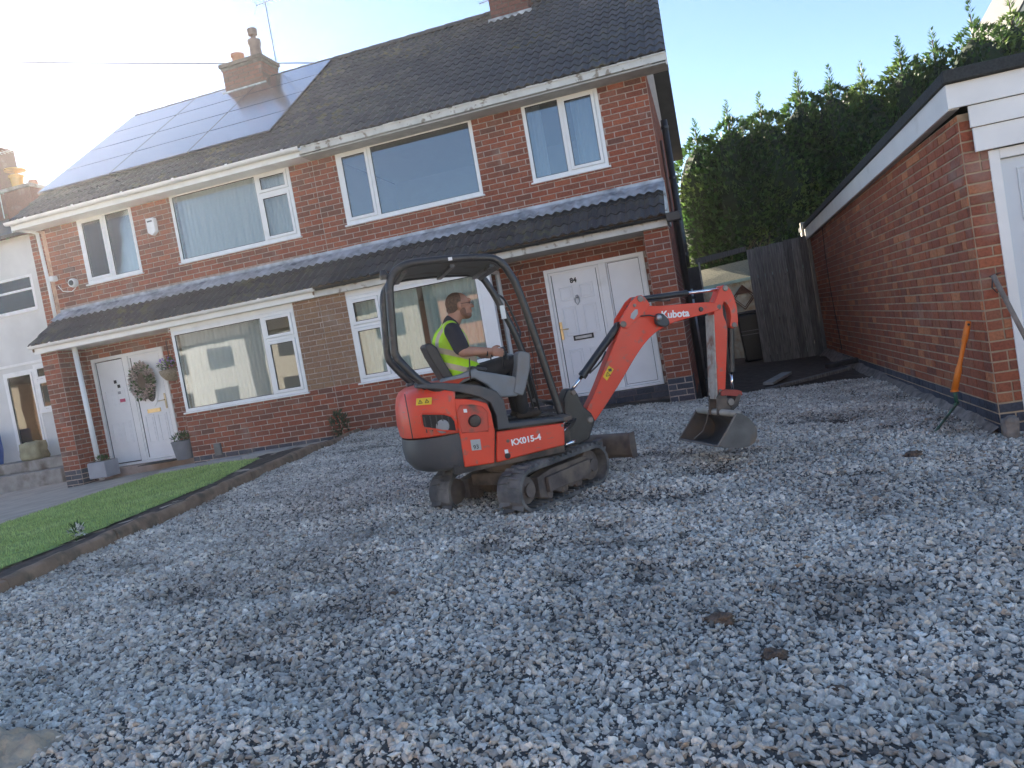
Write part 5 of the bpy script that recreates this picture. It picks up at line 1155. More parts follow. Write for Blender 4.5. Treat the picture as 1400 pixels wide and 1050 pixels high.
# bonnet side vent: a dark slab carries the shade of its recess
vp = [(-.780, .800), (-.778, .872), (-.765, .886), (-.60, .852), (-.55, .825), (-.528, .785), (-.53, .705), (-.60, .72), (-.77, .776)]
pr_('vent_shade_slab', vp, -.4765, -.45, M('vent_shade', (.012, .012, .014), .8, bmp=0), .003, bon)
vr = MB().tube([(x, -.474, z) for x, z in vp + [vp[0], vp[1]]], .009, 6).build('vent_rim', red, bon, smooth=True)
lump_m = M('dusty_filter', (.30, .30, .30), .7); MB().lathe([(.01, -.482), (.05, -.478), (.055, -.474)], (-.63, 0, .762), 14, 'y').build('filter_cover', lump_m, bon, smooth=True)
for i in range(5): MB().box(-.76 + i * .045, -.752 + i * .045, -.479, -.4766, .735 + .005 * i, .86 - i * .004).build('vent_bar', blk, bon)
# side door
sd_p = [(-.516, .418), (-.283, .404), (-.236, .650), (-.243, .80), (-.262, .872), (-.33, .905), (-.42, .935), (-.508, .952)]
door = pr_('side_door', sd_p, -.472, -.435, red, .010, smooth='auto', seg=3)
rec = [(-.492, .685), (-.29, .660), (-.268, .80), (-.30, .850), (-.38, .880), (-.47, .893), (-.495, .86)]
MB().tube([(x, -.473, z) for x, z in rec + [rec[0], rec[1]]], .006, 6).build('door_recess_edge', red2, door, smooth=True)
pr_('door_recess', rec, -.4745, -.45, red2, .004, door)
MB().lathe([(.05, -.45), (.05, -.476), (.046, -.50), (.040, -.510), (.02, -.512)], (-.381, 0, .757), 20, 'y').build('fuel_cap', blk, door, smooth='auto')
pr_('number_plate', [(-.441, .535), (-.439, .618), (-.363, .611), (-.366, .527)], -.4755, -.46, M('silver_sticker', (.42, .45, .45), .5, bmp=0), 0, door)
RX = Matrix.Rotation(R(90), 4, 'X')
text('plate_digits', '93', .045, black_p, door, Matrix.Translation((-.427, -.4762, .542)) @ RX, .0005, .001)
pr_('latch', [(-.452, .834), (-.452, .862), (-.425, .858), (-.425, .830)], -.480, -.46, wht, .002, door)
pr_('warning_sticker', [(-.80, .955), (-.788, 1.005), (-.672, .994), (-.684, .942)], -.4772, -.46, yel, 0, bon)
def tri(cx, cz, s_, y, parent, mat=black_p):
    q = MB(); P = [(cx, cz + s_), (cx + s_, cz - s_ * .7), (cx - s_, cz - s_ * .7)]
    for i in range(3): a, b = P[i], P[(i + 1) % 3]; q.tube([(a[0], y, a[1]), (b[0], y, b[1])], .0022, 4)
    q.tube([(cx, y, cz + s_ * .35), (cx, y, cz - s_ * .3)], .0022, 4); return q.build('warning_symbol', mat, parent)
tri(-.765, .975, .015, -.478, bon); tri(-.715, .972, .015, -.478, bon)
# front side panel
fp = [(-.222, .640), (.322, .606), (.298, .432), (-.268, .404)]
pan = pr_('front_side_panel', fp, -.472, -.42, red, .012, smooth='auto', seg=3)
pan2 = pr_('far_side_panel', fp, .42, .472, red, .012, smooth='auto', seg=3)
pr_('far_side_door', sd_p, .435, .472, red, .010, smooth='auto')
text('model_lettering', 'KX015-4', .066, wht, pan, Matrix.Translation((-.128, -.4735, .512)) @ Matrix.Rotation(R(-.5), 4, 'Y') @ RX @ Matrix.Shear('XZ', 4, (0, 0)) , .0006, .0022)
MB().lathe([(.012, -.478), (.014, -.472)], (-.150, 0, .553), 12, 'y').build('bolt', worn, pan); MB().lathe([(.011, -.478), (.013, -.472)], (.302, 0, .588), 12, 'y').build('bolt', worn, pan)
pr_('sticker', [(-.19, .462), (-.19, .492), (-.162, .490), (-.162, .460)], -.475, -.46, wht, 0, pan); MB().lathe([(.022, -.4745), (.024, -.472)], (-.172, 0, .440), 12, 'y').build('access_hole', seal, pan)
# grey skirt sweeping over the side
fd = [(-.775, 1.083), (-.60, 1.040), (-.43, .985), (-.30, .925), (-.232, .868), (-.205, .76), (-.212, .652), (.325, .618), (.328, .652), (-.115, .690), (-.122, .80), (-.125, .87), (-.17, .95), (-.30, 1.02), (-.45, 1.06), (-.60, 1.095), (-.77, 1.108)]
pr_('grey_skirt', fd, -.470, -.30, dgrey, .008, smooth='auto')
pr_('far_grey_skirt', fd, .30, .470, dgrey, .008, smooth='auto')
MB().box(-.12, .40, -.44, .44, .615, .650).build('floor_plate', mud, X_, bevel=.005)
for k in range(9): MB().box(.0 + k * .038, .018 + k * .038, -.40, .40, .6505, .657).build('floor_rib', mud, X_)
MB().box(-.56, -.16, -.30, .30, .65, .98).build('seat_base', dgrey, X_, bevel=.02)
# consoles each side of the seat
con = [(-.585, 1.060), (-.552, 1.112), (-.40, 1.122), (-.316, 1.142), (-.279, 1.156), (-.262, 1.128), (.022, 1.030), (.045, .985), (.02, .872), (-.122, .886), (-.215, 1.005), (-.305, 1.078), (-.434, 1.045)]
lev = [(.060, .868), (-.015, .905), (.03, 1.03), (.052, 1.10), (.075, 1.208), (.10, 1.222), (.165, 1.200), (.178, 1.18), (.155, 1.075), (.095, .93)]
for sy in (-1, 1):
    y0, y1 = (-.34, -.21) if sy < 0 else (.21, .34)
    pr_('side_console', con, y0, y1, mgrey, .014, smooth='auto', seg=3); pr_('lever_console', lev, y0 - .01, y1 + .02, mgrey, .018, smooth='auto', seg=3)
    MB().tube([(-.03 + .0, sy * .24, 1.11), (-.03, sy * .24, 1.20), (-.02, sy * .24, 1.24)], [.007, .007, .008], 6).build('joystick', blk, X_, smooth=True)
    MB().lathe([(.012, 1.205), (.020, 1.225), (.024, 1.262), (.015, 1.278)], (-.018, sy * .24, 0), 12).build('joystick_grip', blk, X_, smooth=True)
MB().prism([(-.33, 1.15), (-.20, 1.11), (-.18, 1.135), (-.31, 1.175)], -.335, -.215).build('arm_pad', blk, X_, bevel=.012)
MB().tube([(.01, -.17, 1.0), (.03, -.19, 1.15), (.005, -.20, 1.235)], [.009, .009, .016], 8).build('control_lever', blk, X_, smooth=True)
MB().tube([(-.335, -.345, 1.06), (-.325, -.35, 1.16), (-.315, -.35, 1.235)], .006, 6).build('lock_lever', blk, X_, smooth=True)
for y in (-.10, .10):
    MB().tube([(.24, y, .65), (.21, y, .95), (.20, y, 1.05)], .010, 8).build('travel_lever', blk, X_, smooth=True); MB().box(.16, .30, y - .045, y + .045, .655, .675).build('foot_pedal', blk, X_, bevel=.004)
# seat
q = MB(); bk = [(-.50, 1.04), (-.52, 1.10), (-.60, 1.30), (-.625, 1.39), (-.605, 1.41), (-.565, 1.40), (-.53, 1.36), (-.50, 1.26), (-.445, 1.12), (-.44, 1.06)]
pr_('seat_back', bk, -.20, .20, seat_m, .03, smooth='auto', seg=3); pr_('seat_cushion', [(-.50, .985), (-.50, 1.05), (-.42, 1.065), (-.06, 1.055), (-.03, 1.03), (-.05, .985)], -.20, .20, seat_m, .025, smooth='auto', seg=3)
# --- canopy frame
def arc(p, r_=.0): return p
near = [(-.56, 1.02), (-.70, 1.09), (-.79, 1.20), (-.862, 1.31), (-.884, 1.36), (-.882, 1.42), (-.845, 1.80), (-.828, 1.90), (-.79, 1.965), (-.72, 2.01), (-.62, 2.025), (-.30, 2.008), (-.05, 1.982), (.02, 1.955), (.07, 1.905), (.10, 1.84), (.145, 1.74), (.215, 1.35), (.318, .68)]
def smoothpath(P, n=3):
    P = [Vector(p) for p in P]
    for _ in range(n):
        Q = [P[0]]
        for a, b in zip(P, P[1:]): Q += [a.lerp(b, .25), a.lerp(b, .75)]
        P = Q + [P[-1]]
    return P
MB().tube(smoothpath([(x, -.42, z) for x, z in near]), .031, 12).build('canopy_frame', blk, X_, smooth=True)
far = [(x, .42, z - .012) for x, z in near[:-2]] + [(.31, .42, 1.24), (.345, .42, .70)]
MB().tube(smoothpath(far), .031, 12).build('canopy_frame', blk, X_, smooth=True)
rp = [(-.80, 1.93), (-.77, 1.985), (-.70, 2.012), (-.60, 2.022), (-.30, 2.005), (-.06, 1.980), (.02, 1.945), (.06, 1.90), (.03, 1.885), (-.01, 1.925), (-.08, 1.955), (-.30, 1.98), (-.60, 1.997), (-.68, 1.988), (-.75, 1.955), (-.775, 1.925)]
pr_('canopy_roof', rp, -.42, .42, dgrey, .004, smooth='auto')
for (x, z) in ((-.70, 1.985), (-.33, 1.972), (-.02, 1.93)): MB().box(x - .02, x + .02, -.40, .40, z - .025, z - .001).build('roof_crossbar', blk, X_)
MB().tube([(-.70, -.42, 1.08), (-.70, .42, 1.08)], .025, 10).build('rear_crossbar', blk, X_, smooth=True)
MB().tube([(.30, -.42, .76), (.33, .42, .76)], .02, 8).build('front_crossbar', blk, X_, smooth=True)
MB().tube(smoothpath([(.165, .44, 1.74), (.20, .50, 1.74), (.26, .53, 1.68), (.33, .53, 1.42), (.335, .50, 1.36), (.27, .44, 1.30)]), .010, 8).build('grab_handle', blk, X_, smooth=True)
MB().box(.16, .20, .375, .40, 1.52, 1.64).build('white_label', wht, X_)
MB().tube([(-.89, -.36, 2.0), (-.96, -.36, 1.985)], .012, 8).build('frame_stub', blk, X_); MB().box(-.36, -.33, -.457, -.449, 1.995, 2.02).build('frame_label', wht, X_)
MB().lathe([(.03, -.03), (.035, 0), (.02, .04)], (-.86, -.42, 1.96), 10).build('rear_lamp', blk, X_)
# --- boom
def curvep(P, n=2):
    for _ in range(n):
        Q = []
        for i in range(len(P)):
            a, b = P[i], P[(i + 1) % len(P)]; Q += [(a[0] * .75 + b[0] * .25, a[1] * .75 + b[1] * .25), (a[0] * .25 + b[0] * .75, a[1] * .25 + b[1] * .75)]
        P = Q
    return P
boom = [(.640, .530), (.622, .575), (.645, .64), (.74, .754), (.924, 1.049), (1.02, 1.188), (1.065, 1.26), (1.12, 1.36), (1.22, 1.41), (1.33, 1.425), (1.398, 1.400), (1.608, 1.383), (1.904, 1.360), (2.01, 1.335), (2.03, 1.30), (2.01, 1.270), (1.887, 1.258), (1.585, 1.240), (1.407, 1.192), (1.292, 1.125), (1.167, 1.010), (.987, .805), (.713, .525), (.675, .510)]
BY0, BY1 = -.075, .055
pr_('boom', curvep(boom, 2), BY0 + .0, BY1, red, .006, smooth='auto')
brk = [(1.063, 1.30), (1.075, 1.345), (1.20, 1.478), (1.255, 1.512), (1.295, 1.512), (1.325, 1.485), (1.36, 1.42), (1.30, 1.36), (1.20, 1.30), (1.123, 1.250), (1.085, 1.262)]
for y0, y1 in ((BY0 - .022, BY0 - .0005), (BY1 + .0005, BY1 + .022)):
    b_ = pr_('boom_bracket', brk, y0, y1, red, .004)
    ho = [(1.16, 1.335), (1.19, 1.315), (1.235, 1.36), (1.24, 1.395), (1.215, 1.40), (1.175, 1.37)]
    pr_('bracket_slot', ho, y0 - .0012, y0 - .0002, M('slot_pale', (.40, .42, .44), .6, bmp=0), 0, b_)
    for c in ((1.278, 1.482), (1.088, 1.292), (1.215, 1.435)): MB().lathe([(.012, y0 - .014), (.026 if c[0] != 1.215 else .014, y0 - .010), (.028 if c[0] != 1.215 else .015, y0)], (c[0], 0, c[1]), 14, 'y').build('pin', worn, b_, smooth='auto')
for x, z in ((.655, .545), (1.83, 1.305)): MB().lathe([(.018, BY0 - .012), (.022, BY0 - .001)], (x, 0, z), 14, 'y').build('pin', blk, X_)
text('maker_lettering', 'Kubota', .088, wht, X_, Matrix.Translation((1.452, BY0 - .0012, 1.285)) @ Matrix.Rotation(R(4.5), 4, 'Y') @ RX, .0006, .003)
pr_('boom_warning_sticker', [(.868, .842), (.838, .882), (.905, .966), (.945, .928)], BY0 - .0012, BY0 + .002, yel, 0); tri(.885, .895, .02, BY0 - .002, X_)
MB().box(.895, .925, BY0 - .0025, BY0 - .001, .915, .94).build('sticker_symbol', black_p, X_)
# work lamp
q = MB(); lp = [(1.375, 1.285), (1.40, 1.335), (1.45, 1.325), (1.495, 1.27), (1.50, 1.225), (1.46, 1.205), (1.40, 1.225), (1.375, 1.25)]
pr_('work_lamp_guard', lp, BY0 - .055, BY0 - .001, dgrey, .012, smooth='auto'); MB().lathe([(.012, BY0 - .085), (.024, BY0 - .078), (.028, BY0 - .056)], (1.40, 0, 1.295), 12, 'y').build('work_lamp', steel, X_, smooth='auto')
MB().tube([(1.25, BY0 - .03, 1.335), (1.33, BY0 - .035, 1.33), (1.40, BY0 - .06, 1.30)], .007, 6).build('lamp_cable', blk, X_)
def cyl(p0, pm, p1, rb, rr, yc, name):
    c = MB().tube([(p0[0], yc, p0[1]), (p0[0] * .97 + pm[0] * .03, yc, p0[1] * .97 + pm[1] * .03), (pm[0], yc, pm[1])], rb, 14).build(name, blk, X_, smooth='auto')
    MB().tube([(pm[0], yc, pm[1]), (p1[0], yc, p1[1])], rr, 10).build('piston_rod', chrome, c, smooth=True)
    d = (Vector((pm[0], 0, pm[1])) - Vector((p0[0], 0, p0[1]))).normalized(); b = Vector((pm[0], yc, pm[1]))
    MB().tube([b - d * .03, b + d * .006], rb * 1.12, 14).build('cylinder_head', blk, c, smooth='auto')
    MB().lathe([(rr * 1.6, -.03), (rr * 1.6, .03)], (p1[0], yc, p1[1]), 12, 'y').build('rod_eye', blk, c); MB().lathe([(rb * .9, -.035), (rb * .9, .035)], (p0[0], yc, p0[1]), 12, 'y').build('cylinder_eye', blk, c); return c
cyl((1.075, 1.290), (.680, .918), (.548, .800), .034, .015, -.01, 'boom_cylinder')
cyl((1.285, 1.482), (1.75, 1.466), (2.088, 1.452), .026, .014, -.01, 'arm_cylinder')
MB().tube([(.73, BY0 + .02, .93), (.80, BY0, .98), (.85, BY0 - .0, 1.02), (.90, BY0, 1.09)], .008, 6).build('cylinder_pipe', blk, X_, smooth=True)
# stick (dipper arm)
st_head = [(1.955, 1.255), (1.975, 1.345), (2.01, 1.395), (2.050, 1.462), (2.085, 1.482), (2.118, 1.476), (2.150, 1.43), (2.172, 1.36), (2.182, 1.28), (2.176, 1.16), (2.162, 1.105), (2.13, 1.088), (2.10, 1.095), (2.088, 1.12), (2.112, 1.20), (2.108, 1.27), (2.085, 1.325), (2.065, 1.335), (2.045, 1.30), (2.04, 1.22), (2.062, 1.13), (2.05, 1.05), (1.945, .56), (1.92, .535), (1.885, .535), (1.872, .555)]
SY0, SY1 = -.065, .055
me_st = pr_('dipper_arm', st_head, SY0, SY1, red, .005, smooth='auto')
MB().prism([(1.952, 1.24), (1.868, .56), (1.858, .50), (1.85, .50), (1.943, 1.24)], SY0 + .0, SY1 + .03).build('arm_front_face', M('scuffed_primer', (.42, .38, .33), .7, var=.25, scale=12, dirt=(.25, .12, .08), dscale=9, dlo=.5, dhi=.65), me_st)
for (x, z, r_) in ((2.098, 1.452, .024), (2.128, 1.118, .022), (2.005, 1.30, .024), (1.895, .56, .02)): MB().lathe([(.01, SY0 - .012), (r_, SY0 - .009), (r_ * 1.15, SY0 - .0005)], (x, 0, z), 14, 'y').build('pin', worn, me_st, smooth='auto')
cyl((2.128, 1.118), (2.062, .712), (2.040, .535), .030, .013, -.005, 'bucket_cylinder')
for k, dx in enumerate((-.004, .012)):
    MB().tube(smoothpath([(2.03 + dx, .0, 1.40), (2.075 + dx, -.02, 1.28), (2.055 + dx, -.03, 1.12), (2.03 + dx, -.04, .98), (2.02 + dx, -.03, .80), (2.03 + dx, -.02, .70)]), .009, 8).build('hydraulic_hose', blk, X_, smooth=True)
MB().tube(smoothpath([(1.32, .0, 1.44), (1.42, -.04, 1.455), (1.50, -.045, 1.435), (1.58, -.02, 1.43)]), .009, 8).build('hydraulic_hose', blk, X_, smooth=True)
# linkage
pr_('bucket_link', [(1.880, .525), (1.885, .565), (1.93, .575), (2.05, .548), (2.085, .53), (2.085, .495), (2.045, .49), (1.93, .52)], SY0 - .03, SY0 - .012, M('dull_red', (.33, .05, .035), .6, var=.2), .003)
pr_('bucket_link', [(1.880, .525), (1.885, .565), (1.93, .575), (2.05, .548), (2.085, .53), (2.085, .495), (2.045, .49), (1.93, .52)], SY1 + .012, SY1 + .03, mud, .003)
pr_('bucket_link', [(2.04, .51), (2.08, .515), (2.03, .41), (1.97, .375), (1.955, .40)], SY0 - .03, SY1 + .03, mud, .003)
MB().lathe([(.03, SY0 - .035), (.035, SY0 - .02), (.035, SY1 + .03)], (1.965, 0, .455), 12, 'y').build('link_roller', worn, X_, smooth='auto')
# bucket
BW = .37
outl = [(1.855, .390), (1.90, .375), (1.955, .330), (2.000, .265), (2.015, .215), (2.008, .16), (1.975, .112), (1.92, .090), (1.855, .090), (1.70, .118), (1.632, .150)]
q = MB(); n = len(outl); vs = []
for y in (-BW, BW):
    for x, z in outl: vs.append((x, y, z))
    for i, (x, z) in enumerate(outl): vs.append((x + (1.83 - x) * .06, y, z + (.24 - z) * .06))
fs = []
for i in range(n - 1): fs += [(i, i + 1, 2 * n + i + 1, 2 * n + i), (n + i + 1, n + i, 3 * n + i, 3 * n + i + 1)]
q.add(vs, fs + [(n - 1, 2 * n - 1, 4 * n - 1, 3 * n - 1)]); bk_ = q.build('bucket', bkt_m, X_, smooth='auto')
for y in (-BW, BW - .010): pr_('side_plate', outl, y - (.004 if y < 0 else -.004), y + .010 + (.004 if y > 0 else 0), bkt_m, .002, bk_)
MB().tube([(1.868, -BW + .01, .378), (1.868, BW - .01, .378)], .030, 14).build('torque_tube', M('pale_worn_steel', (.42, .39, .33), .5, metal=.3, var=.2), bk_, smooth=True)
for ys_ in (-BW - .004, BW + .004): MB().tube([(1.845, ys_, .385), (1.74, ys_, .262), (1.63, ys_, .148)], .007, 6).build('side_cutter', worn, bk_)
MB().tube([(1.63, -BW, .148), (1.63, BW, .148)], .008, 6).build('cutting_edge', worn, bk_)
for y in (-.085, .065): pr_('hanger_ear', [(1.82, .36), (1.845, .52), (1.885, .56), (1.925, .54), (1.96, .44), (2.0, .36), (1.92, .33)], y, y + .018, mud, .003, bk_)
MB().tube([(1.83, .09, .40), (1.80, .10, .30), (1.76, .12, .22), (1.66, .13, .16)], .005, 5).build('weld_seam', worn, bk_)
# swing bracket
sb = [(.405, .40), (.44, .60), (.455, .76), (.50, .835), (.555, .835), (.585, .78), (.62, .66), (.675, .60), (.70, .53), (.665, .47), (.62, .385), (.52, .36), (.42, .37)]
pr_('swing_bracket', sb, -.10, .08, blk, .012, smooth='auto'); MB().lathe([(.06, .30), (.075, .33), (.075, .62), (.05, .64)], (.47, -.01, 0), 16).build('king_post', mud, X_, smooth='auto')
pr_('front_mounting', [(.28, .38), (.28, .60), (.42, .58), (.45, .50), (.44, .38)], -.16, .14, mud, .01)
MB().lathe([(.02, -.112), (.024, -.10)], (.548, 0, .80), 12, 'y').build('pin', worn, X_); MB().lathe([(.02, -.112), (.03, -.10)], (.655, 0, .545), 12, 'y').build('pin', worn, X_)
for k in range(4): MB().tube(smoothpath([(.29, -.30 + k * .05, .58 - k * .035), (.38, -.30 + k * .05, .60 - k * .04), (.44, -.18 + k * .03, .57 - k * .03), (.52, -.13, .58)]), .011, 8).build('hydraulic_hose', blk, X_, smooth=True)
for z in (.585, .53): MB().tube([(.31, -.40, z), (.41, -.30, z + .025)], .008, 6).build('hose_fitting', chrome, X_, smooth=True)
MB().tube([(.30, -.36, .415), (.42, -.36, .43)], .016, 8).build('swing_cylinder_rod', chrome, X_, smooth=True)

# ------------------------------------------------------------------ the driver
def capsule(bm, a, b, ra, rb, n=16):
    a, b = Vector(a), Vector(b); d = b - a; L_ = d.length; rot = d.to_track_quat('Z', 'Y').to_matrix().to_4x4()
    prof = [(ra * math.sin(t), -ra * math.cos(t)) for t in (0.001, .5, 1.0, 1.4)] + [(ra, 0), (rb, L_)] + [(rb * math.cos(t), L_ + rb * math.sin(t)) for t in (.3, .7, 1.1, 1.569)]
    vs = [[bm.verts.new(a + (rot @ Vector((r_ * math.cos(2 * PI * k / n), r_ * math.sin(2 * PI * k / n), h)))) for k in range(n)] for r_, h in prof]
    for i in range(len(vs) - 1):
        for k in range(n): bm.faces.new((vs[i][k], vs[i][(k + 1) % n], vs[i + 1][(k + 1) % n], vs[i + 1][k]))
    bm.faces.new(vs[0][::-1]); bm.faces.new(vs[-1])
def ell(bm, c, r3, rot=(0, 0, 0)):
    from mathutils import Euler
    Mx = Matrix.Translation(c) @ Euler(rot).to_matrix().to_4x4() @ Matrix.Diagonal((*r3, 1)); bmesh.ops.create_uvsphere(bm, u_segments=20, v_segments=14, radius=1, matrix=Mx)
def blob(name, prims, vox, mat, parent, sm=4, fac=.5):
    bm = bmesh.new()
    for p in prims:
        if p[0] == 'c': capsule(bm, *p[1:])
        else: ell(bm, *p[1:])
    me = bpy.data.meshes.new(name); bm.to_mesh(me); bm.free(); o = bpy.data.objects.new(name, me); COL.objects.link(o)
    r_ = o.modifiers.new('r', 'REMESH'); r_.mode = 'VOXEL'; r_.voxel_size = vox
    if sm: s_ = o.modifiers.new('s', 'SMOOTH'); s_.factor = fac; s_.iterations = sm
    bpy.context.view_layer.update(); nm = bpy.data.meshes.new_from_object(o.evaluated_get(bpy.context.evaluated_depsgraph_get())); bpy.data.objects.remove(o)
    nm.name = name; nm.materials.clear(); nm.shade_smooth(); return link(name, nm, mat, parent)
skin = M('skin', (.40, .20, .135), .55, var=.12, scale=14, bmp=.1, bscale=120)
m_, t_, bs_, Pp = new_mat('hi_vis_fabric')
tc = nd(t_, 'ShaderNodeTexCoord').outputs['Object']; sx_ = nd(t_, 'ShaderNodeSeparateXYZ'); t_.links.new(tc, sx_.inputs[0])
def band(sock, lo, hi):
    a = nd(t_, 'ShaderNodeMath', operation='GREATER_THAN'); a.inputs[1].default_value = lo; b = nd(t_, 'ShaderNodeMath', operation='LESS_THAN'); b.inputs[1].default_value = hi
    t_.links.new(sock, a.inputs[0]); t_.links.new(sock, b.inputs[0]); c = nd(t_, 'ShaderNodeMath', operation='MULTIPLY'); t_.links.new(a.outputs[0], c.inputs[0]); t_.links.new(b.outputs[0], c.inputs[1]); return c.outputs[0]
tl_ = nd(t_, 'ShaderNodeMath', operation='MULTIPLY_ADD'); tl_.inputs[1].default_value = .42; t_.links.new(sx_.outputs[0], tl_.inputs[0]); t_.links.new(sx_.outputs[2], tl_.inputs[2])
b1 = band(tl_.outputs[0], 1.100, 1.148); b2 = band(tl_.outputs[0], .985, 1.033)
ad = nd(t_, 'ShaderNodeMath', operation='MAXIMUM'); t_.links.new(b1, ad.inputs[0]); t_.links.new(b2, ad.inputs[1])
ab = nd(t_, 'ShaderNodeMath', operation='ABSOLUTE'); t_.links.new(sx_.outputs[1], ab.inputs[0]); b3 = band(ab.outputs[0], .075, .115)
zz = nd(t_, 'ShaderNodeMath', operation='GREATER_THAN'); zz.inputs[1].default_value = 1.148; t_.links.new(tl_.outputs[0], zz.inputs[0]); b4 = nd(t_, 'ShaderNodeMath', operation='MULTIPLY'); t_.links.new(b3, b4.inputs[0]); t_.links.new(zz.outputs[0], b4.inputs[1])
ad2 = nd(t_, 'ShaderNodeMath', operation='MAXIMUM'); t_.links.new(ad.outputs[0], ad2.inputs[0]); t_.links.new(b4.outputs[0], ad2.inputs[1])
vc = mixc(t_, ad2.outputs[0], (.50, .86, .02), (.60, .50, .38)); t_.links.new(mixc(t_, ramp(t_, noi(t_, 6, 6, Pp), [(.5, 0.), (.8, .45)]), vc, (.30, .33, .10)), bs_.inputs['Base Color']); bs_.inputs['Roughness'].default_value = .75; bump(t_, bs_, noi(t_, 11, 4, Pp), .9, .035); hivis = m_
navy = M('navy_cotton', (.022, .024, .035), .9, var=.2, scale=8, bmp=.4, bscale=18); trs = M('black_work_trousers', (.020, .021, .024), .85, var=.25, scale=7, bmp=.5, bscale=14)
hair_m = M('cropped_hair', (.11, .065, .045), .9, var=.4, scale=60, bmp=.5, bscale=160); boot_m = M('work_boot', (.06, .045, .035), .8, var=.3)
PX = empty('person', (4.25, -5.80, .48), 'man in hi-vis vest and dark T-shirt sitting at the digger controls', 'person', rz=R(27.4))
hd = Vector((-.262, -.01, 1.672))
shR, elR, wrR = Vector((-.385, -.200, 1.470)), Vector((-.345, -.300, 1.295)), Vector((-.125, -.262, 1.262))
shL, elL, wrL = Vector((-.385, .185, 1.485)), Vector((-.35, .275, 1.29)), Vector((-.14, .26, 1.262))
def hand(w_, s_):
    P = []; d = Vector((1, 0, -.30)).normalized(); up = Vector((.30, 0, 1)).normalized(); sd_ = Vector((0, 1, 0))
    palm = w_ + d * .045; P.append(('e', tuple(palm), (.046, .020, .038), (0, .3, 0)))
    for k, (l_, off) in enumerate(((.038, .026), (.042, .009), (.039, -.009), (.031, -.026))):
        b = palm + d * .034 + up * off; k1 = b + d * l_ * .7 - sd_ * s_ * .006; k2 = k1 + d * .010 - sd_ * s_ * .026; k3 = k2 - d * .018 - sd_ * s_ * .014
        P += [('c', tuple(palm + up * off * .7), tuple(b), .011, .0095), ('c', tuple(b), tuple(k1), .0095, .0088), ('c', tuple(k1), tuple(k2), .0088, .008), ('c', tuple(k2), tuple(k3), .008, .0068)]
    t0 = palm - d * .02 + up * .030; t1 = t0 + d * .026 + up * .018 - sd_ * s_ * .010; t2 = t1 + d * .028 - sd_ * s_ * .020
    P += [('c', tuple(t0), tuple(t1), .013, .0105), ('c', tuple(t1), tuple(t2), .0105, .008)]
    return P
hipR, knR, anR = Vector((-.40, -.095, 1.06)), Vector((.075, -.15, 1.135)), Vector((.085, -.14, .735)); hipL, knL, anL = Vector((-.40, .095, 1.06)), Vector((.085, .15, 1.14)), Vector((.10, .14, .735))
prims = [('e', tuple(hd + Vector((-.012, 0, .018))), (.098, .077, .092), (0, .1, 0)), ('e', tuple(hd + Vector((.030, 0, -.045))), (.062, .058, .070), (0, .1, 0)), ('e', tuple(hd + Vector((.056, 0, -.088))), (.030, .030, .024)),
         ('e', tuple(hd + Vector((.080, 0, .035))), (.022, .052, .018)), ('c', tuple(hd + Vector((.086, 0, .015))), tuple(hd + Vector((.108, 0, -.020))), .009, .013), ('e', tuple(hd + Vector((.082, 0, -.052))), (.016, .024, .009)), ('e', tuple(hd + Vector((.080, 0, -.066))), (.015, .021, .008)),
         ('e', tuple(hd + Vector((.072, .034, -.02))), (.022, .02, .022)), ('e', tuple(hd + Vector((.072, -.034, -.02))), (.022, .02, .022)),
         ('e', tuple(hd + Vector((-.012, -.080, -.005))), (.018, .009, .030), (0, -.2, 0)), ('e', tuple(hd + Vector((-.012, .080, -.005))), (.018, .009, .030), (0, -.2, 0)),
         ('c', (-.375, -.01, 1.50), tuple(hd + Vector((-.03, 0, -.05))), .066, .060),
         ('e', (-.39, 0, 1.34), (.105, .165, .20)), ('e', (-.395, 0, 1.12), (.12, .16, .14)), ('c', (-.38, -.15, 1.48), (-.38, .15, 1.48), .055, .055),
         ('c', tuple(shR), tuple(elR), .050, .043), ('c', tuple(elR), tuple(wrR), .045, .028), ('c', tuple(shL), tuple(elL), .050, .043), ('c', tuple(elL), tuple(wrL), .045, .028),
         ('c', tuple(hipR), tuple(knR), .075, .052), ('c', tuple(knR), tuple(anR), .05, .035), ('c', tuple(hipL), tuple(knL), .075, .052), ('c', tuple(knL), tuple(anL), .05, .035)]
prims += hand(wrR, -1) + hand(wrL, 1)
body = blob('body', prims, .0055, skin, PX, 3, .5)
blob('hair', [('e', tuple(hd + Vector((-.026, 0, .024))), (.0905, .0795, .0905), (0, .1, 0)), ('e', tuple(hd + Vector((-.062, 0, -.022))), (.052, .066, .050))], .006, hair_m, PX, 2)
blob('beard', [('e', tuple(hd + Vector((.040, 0, -.080))), (.050, .054, .036), (0, .25, 0)), ('e', tuple(hd + Vector((.012, -.052, -.05))), (.026, .018, .040)), ('e', tuple(hd + Vector((.012, .052, -.05))), (.026, .018, .040))], .006, M('stubble', (.20, .105, .075), .9, var=.3, scale=60), PX, 2)
for sy in (-1, 1):
    MB().lathe([(.007, -.004), (.0075, 0), (.006, .004)], tuple(hd + Vector((.092, sy * .030, .006))), 10, 'x').build('eye', M('eye_white', (.5, .48, .45), .3, bmp=0), body)
g_ = MB(); g_.tube([tuple(hd + Vector((-.01, -.083, .012))), tuple(hd + Vector((.10, -.062, .010)))], .0022, 5); g_.tube([tuple(hd + Vector((-.01, .083, .012))), tuple(hd + Vector((.10, .062, .010)))], .0022, 5)
for sy in (-1, 1): g_.tube([tuple(hd + Vector((.108, sy * .034 + .024 * math.cos(a), .004 + .017 * math.sin(a)))) for a in np.linspace(0, 2 * PI, 13)], .002, 5)
g_.build('glasses', black_p, PX)
